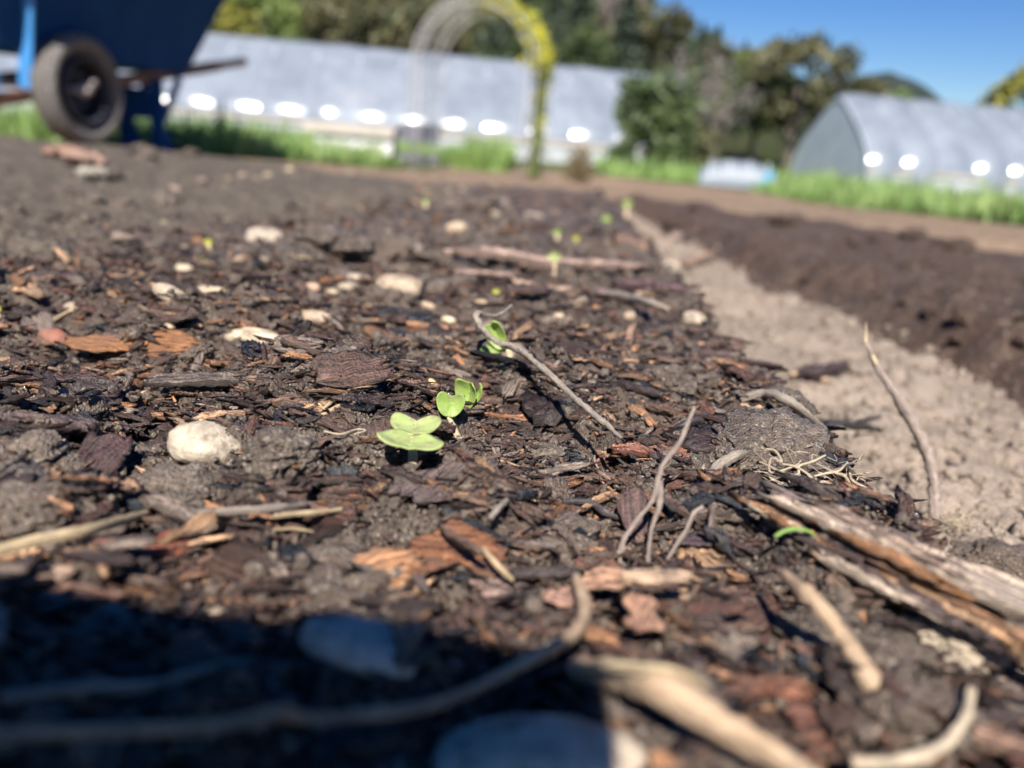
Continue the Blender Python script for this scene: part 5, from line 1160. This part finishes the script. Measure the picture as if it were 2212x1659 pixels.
# ------------------------------------------------------------------ trees
def crown_pts(g, kind, n):
    if kind == 'conifer':
        t = g.uniform(0, 1, n)**.8; r = (1-t)**.85*.20*(.35+.65*g.uniform(0, 1, n)**.5)*(1+.35*np.sin(t*46)); a = g.uniform(0, 6.28, n); return np.stack([r*np.cos(a), r*np.sin(a), .10+.90*t-.25*r], 1)
    nc = 26; c = g.normal(0, 1, (nc, 3)); c /= np.linalg.norm(c, axis=1)[:, None]; c *= (g.uniform(.3, 1, (nc, 1)))**.5*[.36, .36, .28]; c[:, 2] += .64
    s = g.uniform(.07, .13, nc); i = g.integers(0, nc, n); d = g.normal(0, 1, (n, 3)); d /= np.linalg.norm(d, axis=1)[:, None]; return c[i]+d*(s[i]*g.uniform(.6, 1.1, n))[:, None]
def tree_meshes(kind, seed, n, leaf):
    g = np.random.default_rng(seed); v, f = leafcloud(g, crown_pts(g, kind, n), n, leaf); cm = mesh('crown', v, f, smooth=False)
    st = [tube([np.array([0, 0, -.06]), np.array([.01, 0, .3]), np.array([0, .01, .92 if kind == 'conifer' else .6])], [.028, .02, .004 if kind == 'conifer' else .01], 8, 4, .1)]
    if kind != 'conifer':
        for k in range(9):
            a = k*2.4; z0 = .22+.03*k; st.append(tube([np.array([0, 0, z0]), np.array([.13*math.cos(a), .13*math.sin(a), z0+.16]), np.array([.28*math.cos(a), .28*math.sin(a), z0+.30])], [.013, .008, .003], 6, 3, .1))
    return cm, tubes_mesh('trunk', st)
KIND = {'conifer': [tree_meshes('conifer', 60+i, 1500, .030) for i in range(3)], 'broad': [tree_meshes('broad', 70+i, 2200, .030) for i in range(5)], 'bare': [tree_meshes('broad', 80+i, 650, .020) for i in range(2)]}
_mc = {}
def tree(px, dep, H, wide, kind, m, label, grp='trees on the wooded hillside', k=0, name='tree', zb=None):
    x = at_depth(px, 300, dep); z = float(height(x[0], x[1], np.array(5.))) if zb is None else zb; p = gpos(px, dep, z); z = float(height(p[0], p[1], np.array(5.))) if zb is None else zb
    root = empty(name, (p[0], p[1], z-.1), label, 'tree', grp); cm, tm = KIND[kind][k % len(KIND[kind])]; key = (kind, k % len(KIND[kind]), m.name)
    if key not in _mc: c = cm.copy(); c.materials.clear(); c.materials.append(m); _mc[key] = c
    c = put('crown', _mc[key], parent=root); t = put('trunk', tm, M_trunk, parent=root)
    root.scale = (H*wide, H*wide, H); root.rotation_euler.z = k*1.7; return root
tree(1695, 44, 7.2, 1.15, 'broad', M_olive, 'large dark oak left of the right greenhouse roof', None, 0)
tree(1620, 46, 5.6, 1.1, 'broad', M_dgreen, 'lower dark tree at the left side of the large oak', None, 1)
tree(1790, 47, 6.0, 1.1, 'broad', M_olive, 'dark tree directly behind the right greenhouse peak', None, 2)
tree(1885, 52, 6.0, 1.35, 'broad', M_yg if False else M_lgreen, 'rounder olive green tree behind the right greenhouse roof', None, 3)
tree(2168, 52, 8.6, .85, 'broad', M_yg, 'yellow green tree at the right edge above the greenhouse', None, 4)
tree(1470, 34, 5.2, .8, 'bare', M_bare, 'tall greyish leafless tree behind the end of long greenhouse', None, 0)
tree(1540, 36, 5.0, .8, 'bare', M_bare, 'second greyish leafless tree beside the large oak', None, 1)
tree(1240, 75, 12.2, .9, 'conifer', M_conif, 'dark tall conifer standing against the sky right of arch', None, 0)
tree(1290, 80, 10.5, .8, 'bare', M_bare, 'bare tall tree right of the dark conifer', None, 1)
tree(1330, 82, 10.0, .8, 'bare', M_bare, 'thin bare tree further right of the dark conifer', None, 0)
tree(1400, 78, 7.6, 1.2, 'broad', M_olive, 'brownish round tree on the skyline above the bushes', None, 1)
tree(1100, 95, 12.0, .9, 'conifer', M_conif, 'conifer on the skyline just right of the arch top', None, 1)
tree(1150, 105, 10.0, .9, 'conifer', M_conif, 'smaller conifer on the skyline behind the arch', None, 2)
tree(470, 40, 6.2, .9, 'broad', M_yg, 'yellow green tree above the left end of the greenhouse', None, 2)
tree(560, 48, 7.5, .9, 'broad', M_lgreen, 'fresh green tree behind the greenhouse left part', None, 3)
tree(1000, 46, 4.6, 1.2, 'broad', M_lgreen, 'fresh green tree seen through the arch', None, 4)
tree(720, 50, 7.0, 1.0, 'broad', M_olive, 'olive tree behind the middle of the long greenhouse', None, 0)
tree(860, 52, 7.4, 1.0, 'broad', M_olive, 'brownish olive tree behind the bare side of arch', None, 1)
tree(640, 55, 8.6, 1.0, 'broad', M_dgreen, 'dark tree between the fresh green and olive trees', None, 2)
gt = np.random.default_rng(21); LB = {'conifer': 'dark pointed conifer growing on the wooded hillside', 'dg': 'dark green rounded tree growing on the wooded hillside', 'ol': 'olive brown tree growing on the wooded hillside', 'lg': 'lighter green tree growing on the wooded hillside', 'br': 'greyish leafless tree growing on the wooded hillside'}
for i in range(150):
    dep = gt.uniform(58, 125); px = gt.uniform(380, 1600) if i < 138 else gt.uniform(1500, 1720); c = gt.choice(['conifer', 'dg', 'ol', 'lg', 'br'], p=[.40, .20, .20, .11, .09])
    kd, m = {'conifer': ('conifer', M_conif), 'dg': ('broad', M_dgreen), 'ol': ('broad', M_olive), 'lg': ('broad', M_lgreen), 'br': ('bare', M_bare)}[c]
    Hh = gt.uniform(6, 10) if kd == 'conifer' else gt.uniform(4.5, 7.5)
    if px > 1350: Hh *= .75
    if px > 1460: Hh *= .7
    tree(px, dep, Hh, gt.uniform(.9, 1.3), kd, m, LB[c], k=i)
def house(px, dep, wpx, hw, rc, label):
    x = at_depth(px, 200, dep); z = float(height(x[0], x[1], np.array(5.))); p = gpos(px, dep, z); W = wpx/F_PX*dep; root = empty('house', (p[0], p[1], z), label, 'house')
    put('wall', mesh('wall', *box(0, 0, hw/2, W, W*.7, hw), smooth=False), mat('house_wall', rough=.8, color=(.62, .60, .56)), parent=root)
    V = [(-W*.55, -W*.4, hw+.02), (W*.55, -W*.4, hw+.02), (W*.55, W*.4, hw+.02), (-W*.55, W*.4, hw+.02), (-W*.55, 0, hw+W*.28), (W*.55, 0, hw+W*.28)]
    put('roof', mesh('roof', np.array(V), [(0, 1, 5, 4), (2, 3, 4, 5), (0, 4, 3), (1, 2, 5), (3, 2, 1, 0)], smooth=False), mat('roof_tiles', rough=.8, color=rc), parent=root)
    for x_ in (-W*.25, W*.25): put('window', mesh('window', *box(x_, -W*.36, hw*.55, W*.16, .06, hw*.35), smooth=False), mat('window_glass', rough=.15, color=(.05, .06, .07)), parent=root)
house(1190, 66, 46, 1.9, (.42, .38, .34), 'small pale house on the hillside seen right of the arch')
house(775, 37, 62, 1.6, (.52, .24, .17), 'small house with pink roof peeking over the long greenhouse')
